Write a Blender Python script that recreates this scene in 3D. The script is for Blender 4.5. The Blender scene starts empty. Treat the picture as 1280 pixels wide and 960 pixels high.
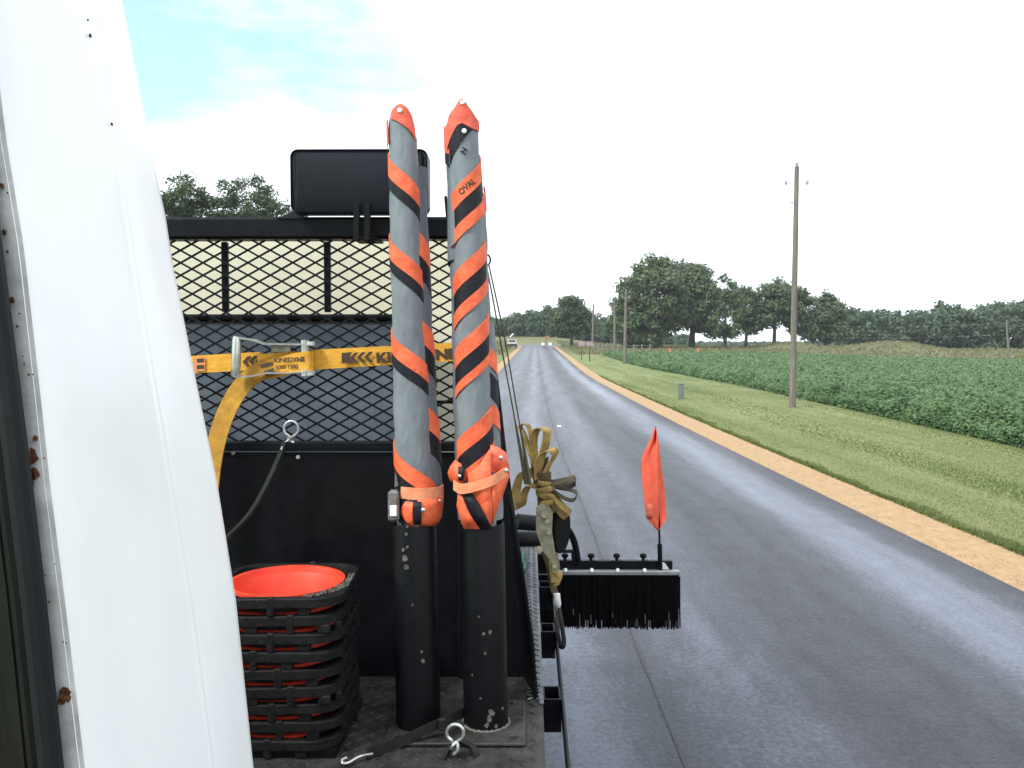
import bpy, math, random
import numpy as np
from mathutils import Vector, Matrix
random.seed(7); rng = np.random.default_rng(7)
S = bpy.context.scene
COL = S.collection
# ------------------------------------------------------------------ camera
FPX = 1040.0
PITCH, YAW = math.atan(44/FPX), math.atan(10/FPX)
cam_d = bpy.data.cameras.new("camera"); cam = bpy.data.objects.new("camera", cam_d); COL.objects.link(cam)
cam_d.sensor_width = 36; cam_d.lens = 36*FPX/1280; cam_d.clip_start = .05; cam_d.clip_end = 4000
CAM = Vector((0, 0, 2.0)); cam.location = CAM
cam.rotation_euler = (math.pi/2-PITCH, 0, YAW)
S.camera = cam
RM = cam.rotation_euler.to_matrix()
def ray(u, v): return RM @ Vector(((u-640)/FPX, (480-v)/FPX, -1))
def P(u, v, Y):
    d = ray(u, v); return CAM + d*(Y/d.y)
def G(u, v, z=0.0):
    d = ray(u, v); return CAM + d*((z-CAM.z)/d.z)
# ------------------------------------------------------------------ world, sun, exposure
SUN_DIR = Vector((-.52, -.42, .74)).normalized()
SUN_EL = math.asin(SUN_DIR.z); SUN_AZ = math.atan2(SUN_DIR.x, SUN_DIR.y)
W = bpy.data.worlds.new("World"); S.world = W; W.use_nodes = True
nt = W.node_tree; nt.nodes.clear()
def nd(t, typ, **kw):
    n = t.nodes.new(typ)
    for k, v in kw.items(): setattr(n, k, v)
    return n
out = nd(nt, "ShaderNodeOutputWorld")
sky = nd(nt, "ShaderNodeTexSky", sky_type='NISHITA'); sky.sun_disc = False
sky.sun_elevation = SUN_EL; sky.sun_rotation = SUN_AZ; sky.air_density = 1.2; sky.dust_density = 1.0
bg1 = nd(nt, "ShaderNodeBackground"); bg1.inputs[1].default_value = .13
bg2 = nd(nt, "ShaderNodeBackground"); bg2.inputs[0].default_value = (.87, .94, 1.0, 1); bg2.inputs[1].default_value = .97
tc = nd(nt, "ShaderNodeTexCoord"); mp = nd(nt, "ShaderNodeMapping")
mp.inputs['Scale'].default_value = (1.0, 1.3, 3.2); mp.inputs['Location'].default_value = (5.2, 5.1, .3)
nz = nd(nt, "ShaderNodeTexNoise"); nz.inputs['Scale'].default_value = 1.7; nz.inputs['Detail'].default_value = 6; nz.inputs['Roughness'].default_value = .55
nt.links.new(tc.outputs['Generated'], mp.inputs[0]); nt.links.new(mp.outputs[0], nz.inputs[0])
# the overcast breaks up towards the left (west): gradient on x plus noise
sep = nd(nt, "ShaderNodeSeparateXYZ"); nt.links.new(tc.outputs['Generated'], sep.inputs[0])
def mth(t, op, a, b=None, c=None):
    n = nd(t, "ShaderNodeMath", operation=op)
    for i, x in enumerate((a, b, c)):
        if x is None: continue
        if isinstance(x, (int, float)): n.inputs[i].default_value = x
        else: t.links.new(x, n.inputs[i])
    return n.outputs[0]
gx = mth(nt, 'ADD', mth(nt, 'ADD', mth(nt, 'MULTIPLY', sep.outputs[0], .62), .075), mth(nt, 'MAXIMUM', mth(nt, 'MULTIPLY', mth(nt, 'SUBTRACT', .23, sep.outputs[2]), 1.0), 0))
tot = mth(nt, 'ADD', nz.outputs[0], gx)
rp = nd(nt, "ShaderNodeValToRGB"); rp.color_ramp.elements[0].position = .31; rp.color_ramp.elements[1].position = .46
rp.color_ramp.elements[0].color = (.16, .16, .16, 1)
nt.links.new(tot, rp.inputs[0])
mx = nd(nt, "ShaderNodeMixShader"); nt.links.new(rp.outputs[0], mx.inputs[0])
tint = nd(nt, 'ShaderNodeMix', data_type='RGBA', blend_type='MULTIPLY'); tint.inputs[0].default_value = 1; tint.inputs[7].default_value = (1.0, 1.25, 1.02, 1); nt.links.new(sky.outputs[0], tint.inputs[6]); nt.links.new(tint.outputs[2], bg1.inputs[0]); nt.links.new(bg1.outputs[0], mx.inputs[1]); nt.links.new(bg2.outputs[0], mx.inputs[2])
nt.links.new(mx.outputs[0], out.inputs[0])
sd = bpy.data.lights.new("sun", 'SUN'); sd.energy = 2.2; sd.angle = math.radians(10); sd.color = (1, .97, .92)
so = bpy.data.objects.new("sun", sd); COL.objects.link(so); so.rotation_euler = SUN_DIR.to_track_quat('Z', 'Y').to_euler()
S.view_settings.view_transform = 'Standard'; S.view_settings.look = 'None'; S.view_settings.gamma = 1
S.view_settings.exposure = 0.9
S.render.engine = 'CYCLES'
S.cycles.max_bounces = 8; S.cycles.transparent_max_bounces = 12

# ------------------------------------------------------------------ materials
def mat(name, col, rough=.6, metal=0, var=0.0, scale=20, col2=None, bump=0, bscale=None, spec=.5, trans=0, coat=0, stretch=None):
    m = bpy.data.materials.new(name); m.use_nodes = True; t = m.node_tree
    b = t.nodes['Principled BSDF']; b.inputs['Roughness'].default_value = rough; b.inputs['Metallic'].default_value = metal
    b.inputs['Specular IOR Level'].default_value = spec
    if coat: b.inputs['Coat Weight'].default_value = coat; b.inputs['Coat Roughness'].default_value = .15
    b.inputs['Base Color'].default_value = (*col, 1)
    tcn = nd(t, "ShaderNodeTexCoord"); src = tcn.outputs['Object']
    if stretch:
        mpn = nd(t, "ShaderNodeMapping"); mpn.inputs['Scale'].default_value = stretch
        t.links.new(src, mpn.inputs[0]); src = mpn.outputs[0]
    if var or col2:
        n = nd(t, "ShaderNodeTexNoise"); n.inputs['Scale'].default_value = scale; n.inputs['Detail'].default_value = 5; n.inputs['Roughness'].default_value = .65
        t.links.new(src, n.inputs[0])
        r = nd(t, "ShaderNodeValToRGB"); r.color_ramp.elements[0].position = .3; r.color_ramp.elements[1].position = .7
        a = tuple(c*(1-var) for c in col); d = col2 or tuple(min(1, c*(1+var)) for c in col)
        r.color_ramp.elements[0].color = (*a, 1); r.color_ramp.elements[1].color = (*d, 1)
        t.links.new(n.outputs[0], r.inputs[0]); t.links.new(r.outputs[0], b.inputs['Base Color'])
        rr = nd(t, "ShaderNodeMapRange"); rr.inputs[3].default_value = max(.02, rough-.12); rr.inputs[4].default_value = min(1, rough+.12)
        t.links.new(n.outputs[0], rr.inputs[0]); t.links.new(rr.outputs[0], b.inputs['Roughness'])
    if bump:
        n2 = nd(t, "ShaderNodeTexNoise"); n2.inputs['Scale'].default_value = bscale or scale*4; n2.inputs['Detail'].default_value = 4
        t.links.new(src, n2.inputs[0])
        bp = nd(t, "ShaderNodeBump"); bp.inputs['Strength'].default_value = bump; bp.inputs['Distance'].default_value = .01
        t.links.new(n2.outputs[0], bp.inputs['Height']); t.links.new(bp.outputs[0], b.inputs['Normal'])
    if trans:
        tr = nd(t, "ShaderNodeBsdfTranslucent"); ms = nd(t, "ShaderNodeMixShader"); ms.inputs[0].default_value = trans
        if var or col2: t.links.new(r.outputs[0], tr.inputs[0])
        else: tr.inputs[0].default_value = (*col, 1)
        o = t.nodes['Material Output']
        t.links.new(b.outputs[0], ms.inputs[1]); t.links.new(tr.outputs[0], ms.inputs[2]); t.links.new(ms.outputs[0], o.inputs[0])
    return m
M = {}
M['white_paint'] = mat('white_paint', (.86, .87, .88), .32, 0, .035, 5, (.90, .90, .90), 0, coat=.3)
M['flange'] = mat('flange_shaded', (.50, .50, .49), .5, 0, .35, 28, (.62, .62, .61), .1, 60)  # the grey colour holds the shade falling on the flange
M['rust'] = mat('rust', (.10, .035, .012), .9, 0, .6, 120, (.22, .08, .03), .8, 300)
M['rubber'] = mat('rubber', (.007, .0075, .0095), .6, 0, .3, 40, None, .05, 200, spec=.25)
M['trim'] = mat('dark_trim', (.0045, .0055, .004), .6, 0, .5, 14, spec=.2)
M['black_paint'] = mat('black_paint', (.0040, .0043, .0060), .42, 0, .35, 25, None, .06, 60, spec=.16)
M['black_matte'] = mat('black_matte', (.0045, .0045, .006), .6, 0, .4, 30, None, .1, 90, spec=.15)
M['pipe_paint'] = mat('pipe_paint', (.0034, .0037, .0048), .42, 0, .4, 30, None, .08, 80, spec=.15)
M['mesh_steel'] = mat('mesh_steel', (.0045, .005, .0075), .55, 0, .3, 30, spec=.15)
M['chip'] = mat('bare_steel', (.07, .062, .055), .7, .1, .6, 90, (.19, .175, .16))
M['housing'] = mat('housing_plastic', (.0065, .0075, .013), .45, 0, .15, 8, None, .05, 400, spec=.3)
M['cream'] = mat('cream_wall', (.62, .575, .435), .6, 0, .06, 3, (.68, .635, .49))
M['slate'] = mat('slate_panel', (.17, .215, .29), .3, .0, .3, 3, (.30, .335, .39))
M['tread'] = mat('tread_plate', (.022, .020, .019), .6, .1, .6, 16, (.060, .053, .049), .25, 90)
M['tread_edge'] = mat('tread_edge_steel', (.10, .11, .13), .5, .4, .55, 14, (.23, .24, .265), .2, 90)
M['steel'] = mat('zinc_steel', (.62, .62, .60), .3, .9, .2, 40)
M['galv'] = mat('galvanised_wire', (.68, .68, .68), .3, .8, .1, 60)
M['yellow'] = mat('yellow_webbing', (.74, .34, .022), .75, 0, .22, 22, (.84, .44, .045), .3, 500, stretch=(1, 1, 4))
M['yellow_shade'] = mat('yellow_webbing_shaded', (.42, .20, .018), .8, 0, .3, 30, (.54, .28, .03), .3, 500)  # darker copy of the yellow webbing, shade put into the colour
M['ink'] = mat('brown_ink', (.055, .030, .014), .7, 0, .3, 60)
M['tag'] = mat('orange_tag', (.66, .26, .10), .7, 0, .2, 60)
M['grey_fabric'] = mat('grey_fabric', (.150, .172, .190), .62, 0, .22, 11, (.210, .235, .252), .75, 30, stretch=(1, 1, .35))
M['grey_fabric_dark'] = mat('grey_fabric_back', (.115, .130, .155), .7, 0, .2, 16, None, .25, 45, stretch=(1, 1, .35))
M['orange'] = mat('orange_vinyl', (.84, .10, .030), .6, 0, .18, 26, (.90, .17, .065), .5, 34)
M['orange_light'] = mat('orange_webbing', (.82, .25, .11), .55, 0, .15, 40, (.86, .34, .18), .2, 300)
M['orange_red'] = mat('red_vinyl', (.80, .085, .045), .6, 0, .2, 26, (.88, .16, .09), .5, 36)
M['black_vinyl'] = mat('black_vinyl', (.010, .010, .015), .55, 0, .3, 30, None, .2, 60, spec=.25)
M['clear'] = mat('clear_buckle', (.12, .11, .105), .3, 0, .4, 80, (.22, .21, .20))
M['cone_red'] = mat('cone_red', (.78, .045, .018), .45, 0, .12, 14, (.86, .07, .03))
M['cone_rubber'] = mat('cone_rubber', (.0060, .0060, .0068), .6, 0, .5, 35, (.013, .012, .012), .3, 120, spec=.2)
M['dust'] = mat('caked_dust', (.10, .092, .082), .9, 0, .5, 60, None, .4, 200)
M['epdm'] = mat('rubber_strap', (.011, .011, .012), .6, 0, .4, 40, None, .2, 150, spec=.25)
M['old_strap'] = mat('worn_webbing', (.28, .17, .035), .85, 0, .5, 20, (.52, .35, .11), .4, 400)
M['old_strap_dark'] = mat('dark_webbing', (.055, .040, .018), .85, 0, .5, 30, (.11, .08, .035), .4, 400)  # much darker webbing, for loop undersides, insides and core
M['olive_zinc'] = mat('dull_zinc', (.27, .245, .165), .5, .3, .35, 30, (.40, .37, .27))
M['cord'] = mat('olive_cord', (.17, .16, .09), .8, 0, .3, 60)
M['flag'] = mat('flag_vinyl', (.95, .17, .095), .7, 0, .14, 9, (.97, .25, .16), .25, 40, trans=.45, spec=.2)
M['flag_pale'] = mat('flag_vinyl_doubled', (.86, .18, .12), .45, 0, .1, 6, None, trans=.3)
M['bristle'] = mat('bristle', (.0028, .0028, .0036), .7, 0, .4, 30, spec=.08)
M['alu'] = mat('aluminium', (.30, .31, .32), .45, .6, .2, 30)
M['white_plastic'] = mat('white_plastic', (.75, .75, .74), .5, 0, .05, 30)
M['green_rope'] = mat('green_cord', (.03, .16, .12), .8, 0, .3, 60)
M['wood_pole'] = mat('weathered_wood', (.135, .112, .092), .85, 0, .35, 3, (.21, .185, .16), .5, 12, stretch=(6, 6, .35))
M['insulator'] = mat('insulator', (.30, .30, .31), .4)
M['fibreglass'] = mat('pale_fibreglass', (.78, .78, .78), .6)
M['bark'] = mat('bark', (.055, .045, .036), .9, 0, .4, 3, None, .6, 8, stretch=(1, 1, .3))
M['pedestal'] = mat('grey_green_enamel', (.13, .155, .145), .55, 0, .15, 6)
M['sign_back'] = mat('dull_sign', (.30, .21, .24), .6, 0, .3, 3)
M['post'] = mat('dark_post', (.06, .05, .05), .7)
M['fence_wood'] = mat('grey_fence', (.22, .20, .17), .85, 0, .3, 3)
M['car_white'] = mat('car_white', (.42, .37, .37), .35, 0, .05, 3, coat=.4)
M['car_dark'] = mat('car_brown', (.09, .065, .055), .35, 0, .1, 3, coat=.4)
M['glass'] = mat('dark_glass', (.03, .04, .05), .08)
M['tyre'] = mat('tyre', (.02, .02, .02), .8)
M['faded_orange'] = mat('faded_orange', (.42, .13, .08), .6, 0, .2, 3)
M['marker'] = mat('white_marker', (.80, .80, .80), .5)
def leafmat(name, c1, c2, c3, scale, rough=.5, trans=.25, spec=.3, nw=.75, tw=.35):
    m = bpy.data.materials.new(name); m.use_nodes = True; t = m.node_tree; b = t.nodes['Principled BSDF']
    tcn = nd(t, "ShaderNodeTexCoord"); n = nd(t, "ShaderNodeTexNoise"); n.inputs['Scale'].default_value = scale; n.inputs['Detail'].default_value = 3
    oi = nd(t, "ShaderNodeObjectInfo"); ad = nd(t, "ShaderNodeVectorMath", operation='ADD')
    t.links.new(tcn.outputs['Object'], ad.inputs[0]); t.links.new(oi.outputs['Location'], ad.inputs[1])
    t.links.new(ad.outputs[0], n.inputs[0])
    at = nd(t, "ShaderNodeAttribute", attribute_name='tone')
    sm = mth(t, 'ADD', mth(t, 'MULTIPLY', n.outputs[0], nw), mth(t, 'MULTIPLY', at.outputs['Fac'], tw))
    r = nd(t, "ShaderNodeValToRGB"); e = r.color_ramp.elements; e[0].position = .32; e[0].color = (*c1, 1); e[1].position = .78; e[1].color = (*c3, 1)
    x = e.new(.54); x.color = (*c2, 1)
    t.links.new(sm, r.inputs[0]); t.links.new(r.outputs[0], b.inputs['Base Color'])
    b.inputs['Roughness'].default_value = rough; b.inputs['Specular IOR Level'].default_value = spec
    tr = nd(t, "ShaderNodeBsdfTranslucent"); t.links.new(r.outputs[0], tr.inputs[0]); ms = nd(t, "ShaderNodeMixShader"); ms.inputs[0].default_value = trans
    t.links.new(b.outputs[0], ms.inputs[1]); t.links.new(tr.outputs[0], ms.inputs[2]); t.links.new(ms.outputs[0], t.nodes['Material Output'].inputs[0])
    return m
M['leaf_tree'] = leafmat('tree_leaves', (.066, .094, .050), (.100, .134, .066), (.150, .180, .090), .35, .5, .32)
M['leaf_wood'] = leafmat('wood_leaves', (.060, .092, .060), (.088, .124, .074), (.125, .160, .094), .22, .5, .32)
M['leaf_light'] = leafmat('light_leaves', (.040, .060, .030), (.066, .092, .042), (.105, .132, .060), .5)
M['leaf_soy'] = leafmat('soy_leaves', (.056, .106, .044), (.098, .162, .068), (.18, .26, .125), .9, .5, .3, .18)
M['grass_blade'] = leafmat('grass_blades', (.105, .132, .040), (.165, .192, .074), (.265, .27, .135), .8, .6, .3, .15, .35, .85)
M['weed'] = leafmat('dry_grass', (.098, .105, .048), (.140, .140, .066), (.19, .178, .09), .3, .7, .3)

# ------------------------------------------------------------------ mesh builder
class MB:
    def __init__(s): s.v = []; s.f = []; s.sm = []
    def add(s, vs, fs, smooth=False):
        o = len(s.v); s.v += [tuple(x) for x in vs]
        for f in fs: s.f.append(tuple(i+o for i in f)); s.sm.append(smooth)
        return s
    def box(s, lo, hi, mtx=None, bev=0):
        x0, y0, z0 = lo; x1, y1, z1 = hi
        if bev:
            b = min(bev, abs(x1-x0)/2.01, abs(y1-y0)/2.01, abs(z1-z0)/2.01); vs = []
            import itertools
            vid = {}
            for c in itertools.product((0, 1), repeat=3):
                for ax in range(3):
                    p = [(lo[i]+b if c[i] == 0 else hi[i]-b) for i in range(3)]
                    p[ax] = lo[ax] if c[ax] == 0 else hi[ax]
                    vid[(c, ax)] = len(vs); vs.append(Vector(p))
            fs = []
            for ax in range(3):
                a, d = (ax+1) % 3, (ax+2) % 3
                for sd_ in (0, 1):
                    q = []
                    for (i, j) in ((0, 0), (1, 0), (1, 1), (0, 1)):
                        c = [0]*3; c[ax] = sd_; c[a] = i; c[d] = j; q.append(vid[(tuple(c), ax)])
                    fs.append(q if sd_ else q[::-1])
            for ax in range(3):       # edges along ax
                a, d = (ax+1) % 3, (ax+2) % 3
                for i in (0, 1):
                    for j in (0, 1):
                        c0 = [0]*3; c1 = [0]*3
                        c0[a] = c1[a] = i; c0[d] = c1[d] = j; c1[ax] = 1
                        q = [vid[(tuple(c0), a)], vid[(tuple(c1), a)], vid[(tuple(c1), d)], vid[(tuple(c0), d)]]
                        fs.append(q if (i == j) == True else q[::-1])
            for c in itertools.product((0, 1), repeat=3):
                q = [vid[(c, 0)], vid[(c, 1)], vid[(c, 2)]]
                fs.append(q if sum(c) % 2 == 1 else q[::-1])
        else:
            vs = [Vector(p) for p in ((x0,y0,z0),(x1,y0,z0),(x1,y1,z0),(x0,y1,z0),(x0,y0,z1),(x1,y0,z1),(x1,y1,z1),(x0,y1,z1))]
            fs = [(3,2,1,0),(4,5,6,7),(0,1,5,4),(1,2,6,5),(2,3,7,6),(3,0,4,7)]
        if mtx: vs = [mtx @ p for p in vs]
        return s.add(vs, fs)
    def tube(s, path, r, n=10, caps=True, smooth=True):
        path = [Vector(p) for p in path]; k = len(path)
        rs = r if isinstance(r, (list, tuple)) else [r]*k
        T = [(path[min(i+1, k-1)]-path[max(i-1, 0)]).normalized() for i in range(k)]
        up = Vector((0, 0, 1)) if abs(T[0].z) < .9 else Vector((1, 0, 0))
        a = T[0].cross(up).normalized(); vs = []
        for i in range(k):
            a = (a - T[i]*a.dot(T[i])).normalized(); b = T[i].cross(a)
            for j in range(n):
                th = 2*math.pi*j/n; vs.append(path[i]+(a*math.cos(th)+b*math.sin(th))*rs[i])
        fs = [(i*n+j, i*n+(j+1) % n, (i+1)*n+(j+1) % n, (i+1)*n+j) for i in range(k-1) for j in range(n)]
        s.add(vs, fs, smooth)
        if caps:
            o = len(s.v)-k*n
            s.f.append(tuple(o+j for j in range(n-1, -1, -1))); s.sm.append(False)
            s.f.append(tuple(o+(k-1)*n+j for j in range(n))); s.sm.append(False)
        return s
    def ribbon(s, path, wid, th=.003, smooth=True):
        """path: points; wid: width vectors (one or per point); a strap with thickness th"""
        path = [Vector(p) for p in path]; k = len(path)
        ws = [Vector(w) for w in wid] if isinstance(wid, list) else [Vector(wid)]*k
        vs = []
        for i in range(k):
            t = (path[min(i+1, k-1)]-path[max(i-1, 0)]).normalized(); n = t.cross(ws[i]).normalized()*th/2; w = ws[i]/2
            vs += [path[i]-w-n, path[i]+w-n, path[i]+w+n, path[i]-w+n]
        fs = []
        for i in range(k-1):
            for j in range(4): fs.append((i*4+j, i*4+(j+1) % 4, i*4+4+(j+1) % 4, i*4+4+j))
        fs += [(3, 2, 1, 0), tuple((k-1)*4+j for j in range(4))]
        return s.add(vs, fs, smooth)
    def prism(s, poly, ext):
        """poly: planar list of 3d points, extruded by vector ext"""
        n = len(poly); e = Vector(ext); vs = [Vector(p) for p in poly]+[Vector(p)+e for p in poly]
        fs = [tuple(range(n-1, -1, -1)), tuple(range(n, 2*n))]+[(i, (i+1) % n, n+(i+1) % n, n+i) for i in range(n)]
        return s.add(vs, fs)
    def lathe(s, prof, c=(0, 0, 0), n=24, axis=None, smooth=True):
        c = Vector(c); vs = []
        q = Vector((0, 0, 1)).rotation_difference(Vector(axis)).to_matrix() if axis else Matrix.Identity(3)
        for r, z in prof:
            for j in range(n):
                th = 2*math.pi*j/n; vs.append(c+q @ Vector((r*math.cos(th), r*math.sin(th), z)))
        k = len(prof)
        fs = [(i*n+j, i*n+(j+1) % n, (i+1)*n+(j+1) % n, (i+1)*n+j) for i in range(k-1) for j in range(n)]
        s.add(vs, fs, smooth); o = len(s.v)-k*n
        if prof[0][0] > 0: pass
        return s
    def disc(s, c, r, axis, th=.003, n=12):
        c = Vector(c); return s.tube([c, c+Vector(axis).normalized()*th], r, n)
    def build(s, name, m, parent=None, auto=True):
        me = bpy.data.meshes.new(name); me.from_pydata(s.v, [], s.f); me.update()
        me.polygons.foreach_set('use_smooth', s.sm)
        o = bpy.data.objects.new(name, me); COL.objects.link(o)
        me.materials.append(M[m] if isinstance(m, str) else m)
        if parent: o.parent = parent
        if auto: me.set_sharp_from_angle(angle=math.radians(35))
        return o
def tag(o, label=None, cat=None, group=None, kind=None):
    for k, v in (('label', label), ('category', cat), ('group', group), ('kind', kind)):
        if v: o[k] = v
    return o
def empty(name, loc=(0, 0, 0)):
    o = bpy.data.objects.new(name, None); o.empty_display_size = .1; COL.objects.link(o); o.location = loc; return o
def reloc(root, loc):
    """root at loc; children meshes are built in world coords: shift their data"""
    loc = Vector(loc); root.location = loc
    def sh(o):
        if o.data: o.data.transform(Matrix.Translation(-loc))
        for c in o.children: sh(c)
    for c in root.children: sh(c)
def origin(o, loc):
    loc = Vector(loc); o.data.transform(Matrix.Translation(-loc)); o.location = loc
def interp(tab, x):
    xs = [a for a, _ in tab]; ys = [b for _, b in tab]
    if x <= xs[0]: return ys[0]+(ys[1]-ys[0])/(xs[1]-xs[0])*(x-xs[0])
    if x >= xs[-1]: return ys[-1]+(ys[-1]-ys[-2])/(xs[-1]-xs[-2])*(x-xs[-1])
    return float(np.interp(x, xs, ys))
def spline(pts, n=8):
    """Catmull-Rom through points"""
    pts = [Vector(p) for p in pts]; q = [pts[0]*2-pts[1]]+pts+[pts[-1]*2-pts[-2]]; r = []
    for i in range(1, len(q)-2):
        for j in range(n):
            t = j/n; a, b, c, d = q[i-1], q[i], q[i+1], q[i+2]
            r.append(.5*((2*b)+(c-a)*t+(2*a-5*b+4*c-d)*t*t+(3*b-a-3*c+d)*t**3))
    r.append(pts[-1]); return r
_tc = [0]
def text_mesh(s, size, bold=.0, xs=1.0):
    cu = bpy.data.curves.new('t', 'FONT'); cu.body = s; cu.size = size; cu.offset = bold; cu.align_x = 'LEFT'; cu.resolution_u = 3
    o = bpy.data.objects.new('t', cu); COL.objects.link(o); bpy.context.view_layer.update()
    me = bpy.data.meshes.new_from_object(o); vs = [Vector((v.co.x*xs, v.co.y, 0)) for v in me.vertices]; fs = [tuple(p.vertices) for p in me.polygons]
    bpy.data.objects.remove(o); bpy.data.curves.remove(cu); bpy.data.meshes.remove(me)
    return vs, fs

# ================================================================== GROUND AND ROAD
def sp(y, y0, w): return w*np.log1p(np.exp(np.clip((y-y0)/w, -40, 40)))
def sst(a, b, x):
    t = np.clip((x-a)/(b-a), 0, 1); return t*t*(3-2*t)
def bend(y): return .019*sp(np.asarray(y, float), 20, 4) - .019*sp(np.asarray(y, float), 210, 10)
def zg(x, y):
    x = np.asarray(x, float); y = np.asarray(y, float)
    fade = 1-sst(22, 66, x)
    z = .0205*(sp(y, 60, 6)-sp(y, 178, 6))*fade
    z = z + 1.5*sst(112, 152, y)*sst(18, 60, x)
    hill = .062*(sp(y, 182, 5)-sp(y, 236, 8))
    z = z + hill*np.exp(-(np.clip(x-6, 0, None)/17)**2)
    for (mx_, my_, h, sx, sy) in ((66, 148, 1.75, 7, 9), (49, 150, 1.1, 5, 8), (58, 146, .3, 4, 6), (86, 152, .35, 8, 8)):
        z = z + h*np.exp(-((x-mx_)/sx)**2-((y-my_)/sy)**2)
    return z
RC, HW = .79, 3.36
xs = np.concatenate([np.linspace(-900, -60, 12), np.linspace(-50, -6, 12), np.linspace(-5, 5, 11), np.linspace(6, 120, 70), np.linspace(130, 900, 14)])
ys = np.concatenate([np.linspace(-200, -10, 8), np.linspace(0, 60, 25), np.linspace(63, 260, 80), np.linspace(270, 1800, 20)])
gx_, gy_ = np.meshgrid(xs, ys); gz_ = zg(gx_, gy_)-.012
near_road = np.exp(-((gx_-RC-bend(gy_))/6.0)**4)
gz_ = gz_-.03*near_road
vs = np.stack([gx_.ravel(), gy_.ravel(), gz_.ravel()], 1); nx = len(xs); ny = len(ys)
fs = [(j*nx+i, j*nx+i+1, (j+1)*nx+i+1, (j+1)*nx+i) for j in range(ny-1) for i in range(nx-1)]
gm = MB(); gm.v = [tuple(v) for v in vs]; gm.f = fs; gm.sm = [True]*len(fs)
def grass_material():
    m = bpy.data.materials.new('mown_grass'); m.use_nodes = True; t = m.node_tree; b = t.nodes['Principled BSDF']; b.inputs['Roughness'].default_value = .8; b.inputs['Specular IOR Level'].default_value = .15
    g = nd(t, "ShaderNodeNewGeometry"); src = g.outputs['Position']
    def noise(scale, st, det=5):
        mp_ = nd(t, "ShaderNodeMapping"); mp_.inputs['Scale'].default_value = st; t.links.new(src, mp_.inputs[0])
        n = nd(t, "ShaderNodeTexNoise"); n.inputs['Scale'].default_value = scale; n.inputs['Detail'].default_value = det; n.inputs['Roughness'].default_value = .65
        t.links.new(mp_.outputs[0], n.inputs[0]); return n.outputs[0]
    stripes = noise(1.3, (1, .045, 1), 4); patch = noise(.5, (1, .6, 1)); fine = noise(24, (1, 1, 1), 3)
    s_ = mth(t, 'ADD', mth(t, 'MULTIPLY', stripes, .55), mth(t, 'ADD', mth(t, 'MULTIPLY', patch, .25), mth(t, 'MULTIPLY', fine, .25)))
    r = nd(t, "ShaderNodeValToRGB"); e = r.color_ramp.elements; e[0].position = .38; e[0].color = (.098, .122, .036, 1); e[1].position = .68; e[1].color = (.25, .255, .122, 1)
    x = e.new(.52); x.color = (.156, .178, .068, 1)
    t.links.new(s_, r.inputs[0])
    r2 = nd(t, "ShaderNodeValToRGB"); e = r2.color_ramp.elements; e[0].position = .35; e[0].color = (.095, .106, .046, 1); e[1].position = .66; e[1].color = (.19, .17, .085, 1)
    n3 = noise(.12, (1, .5, 1)); t.links.new(mth(t, 'ADD', mth(t, 'MULTIPLY', n3, .7), mth(t, 'MULTIPLY', fine, .3)), r2.inputs[0])
    sx = nd(t, "ShaderNodeSeparateXYZ"); t.links.new(src, sx.inputs[0])
    far = nd(t, "ShaderNodeMapRange"); far.inputs[1].default_value = 112; far.inputs[2].default_value = 135; t.links.new(mth(t, 'ADD', sx.outputs[1], mth(t, 'MULTIPLY', n3, 8)), far.inputs[0])
    mxn = nd(t, "ShaderNodeMix", data_type='RGBA'); t.links.new(far.outputs[0], mxn.inputs[0]); t.links.new(r.outputs[0], mxn.inputs[6]); t.links.new(r2.outputs[0], mxn.inputs[7])
    t.links.new(mxn.outputs[2], b.inputs['Base Color'])
    bp = nd(t, "ShaderNodeBump"); bp.inputs['Strength'].default_value = .7; bp.inputs['Distance'].default_value = .05; t.links.new(fine, bp.inputs['Height']); t.links.new(bp.outputs[0], b.inputs['Normal'])
    return m
tag(gm.build('ground', grass_material()), kind='structure')
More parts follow.
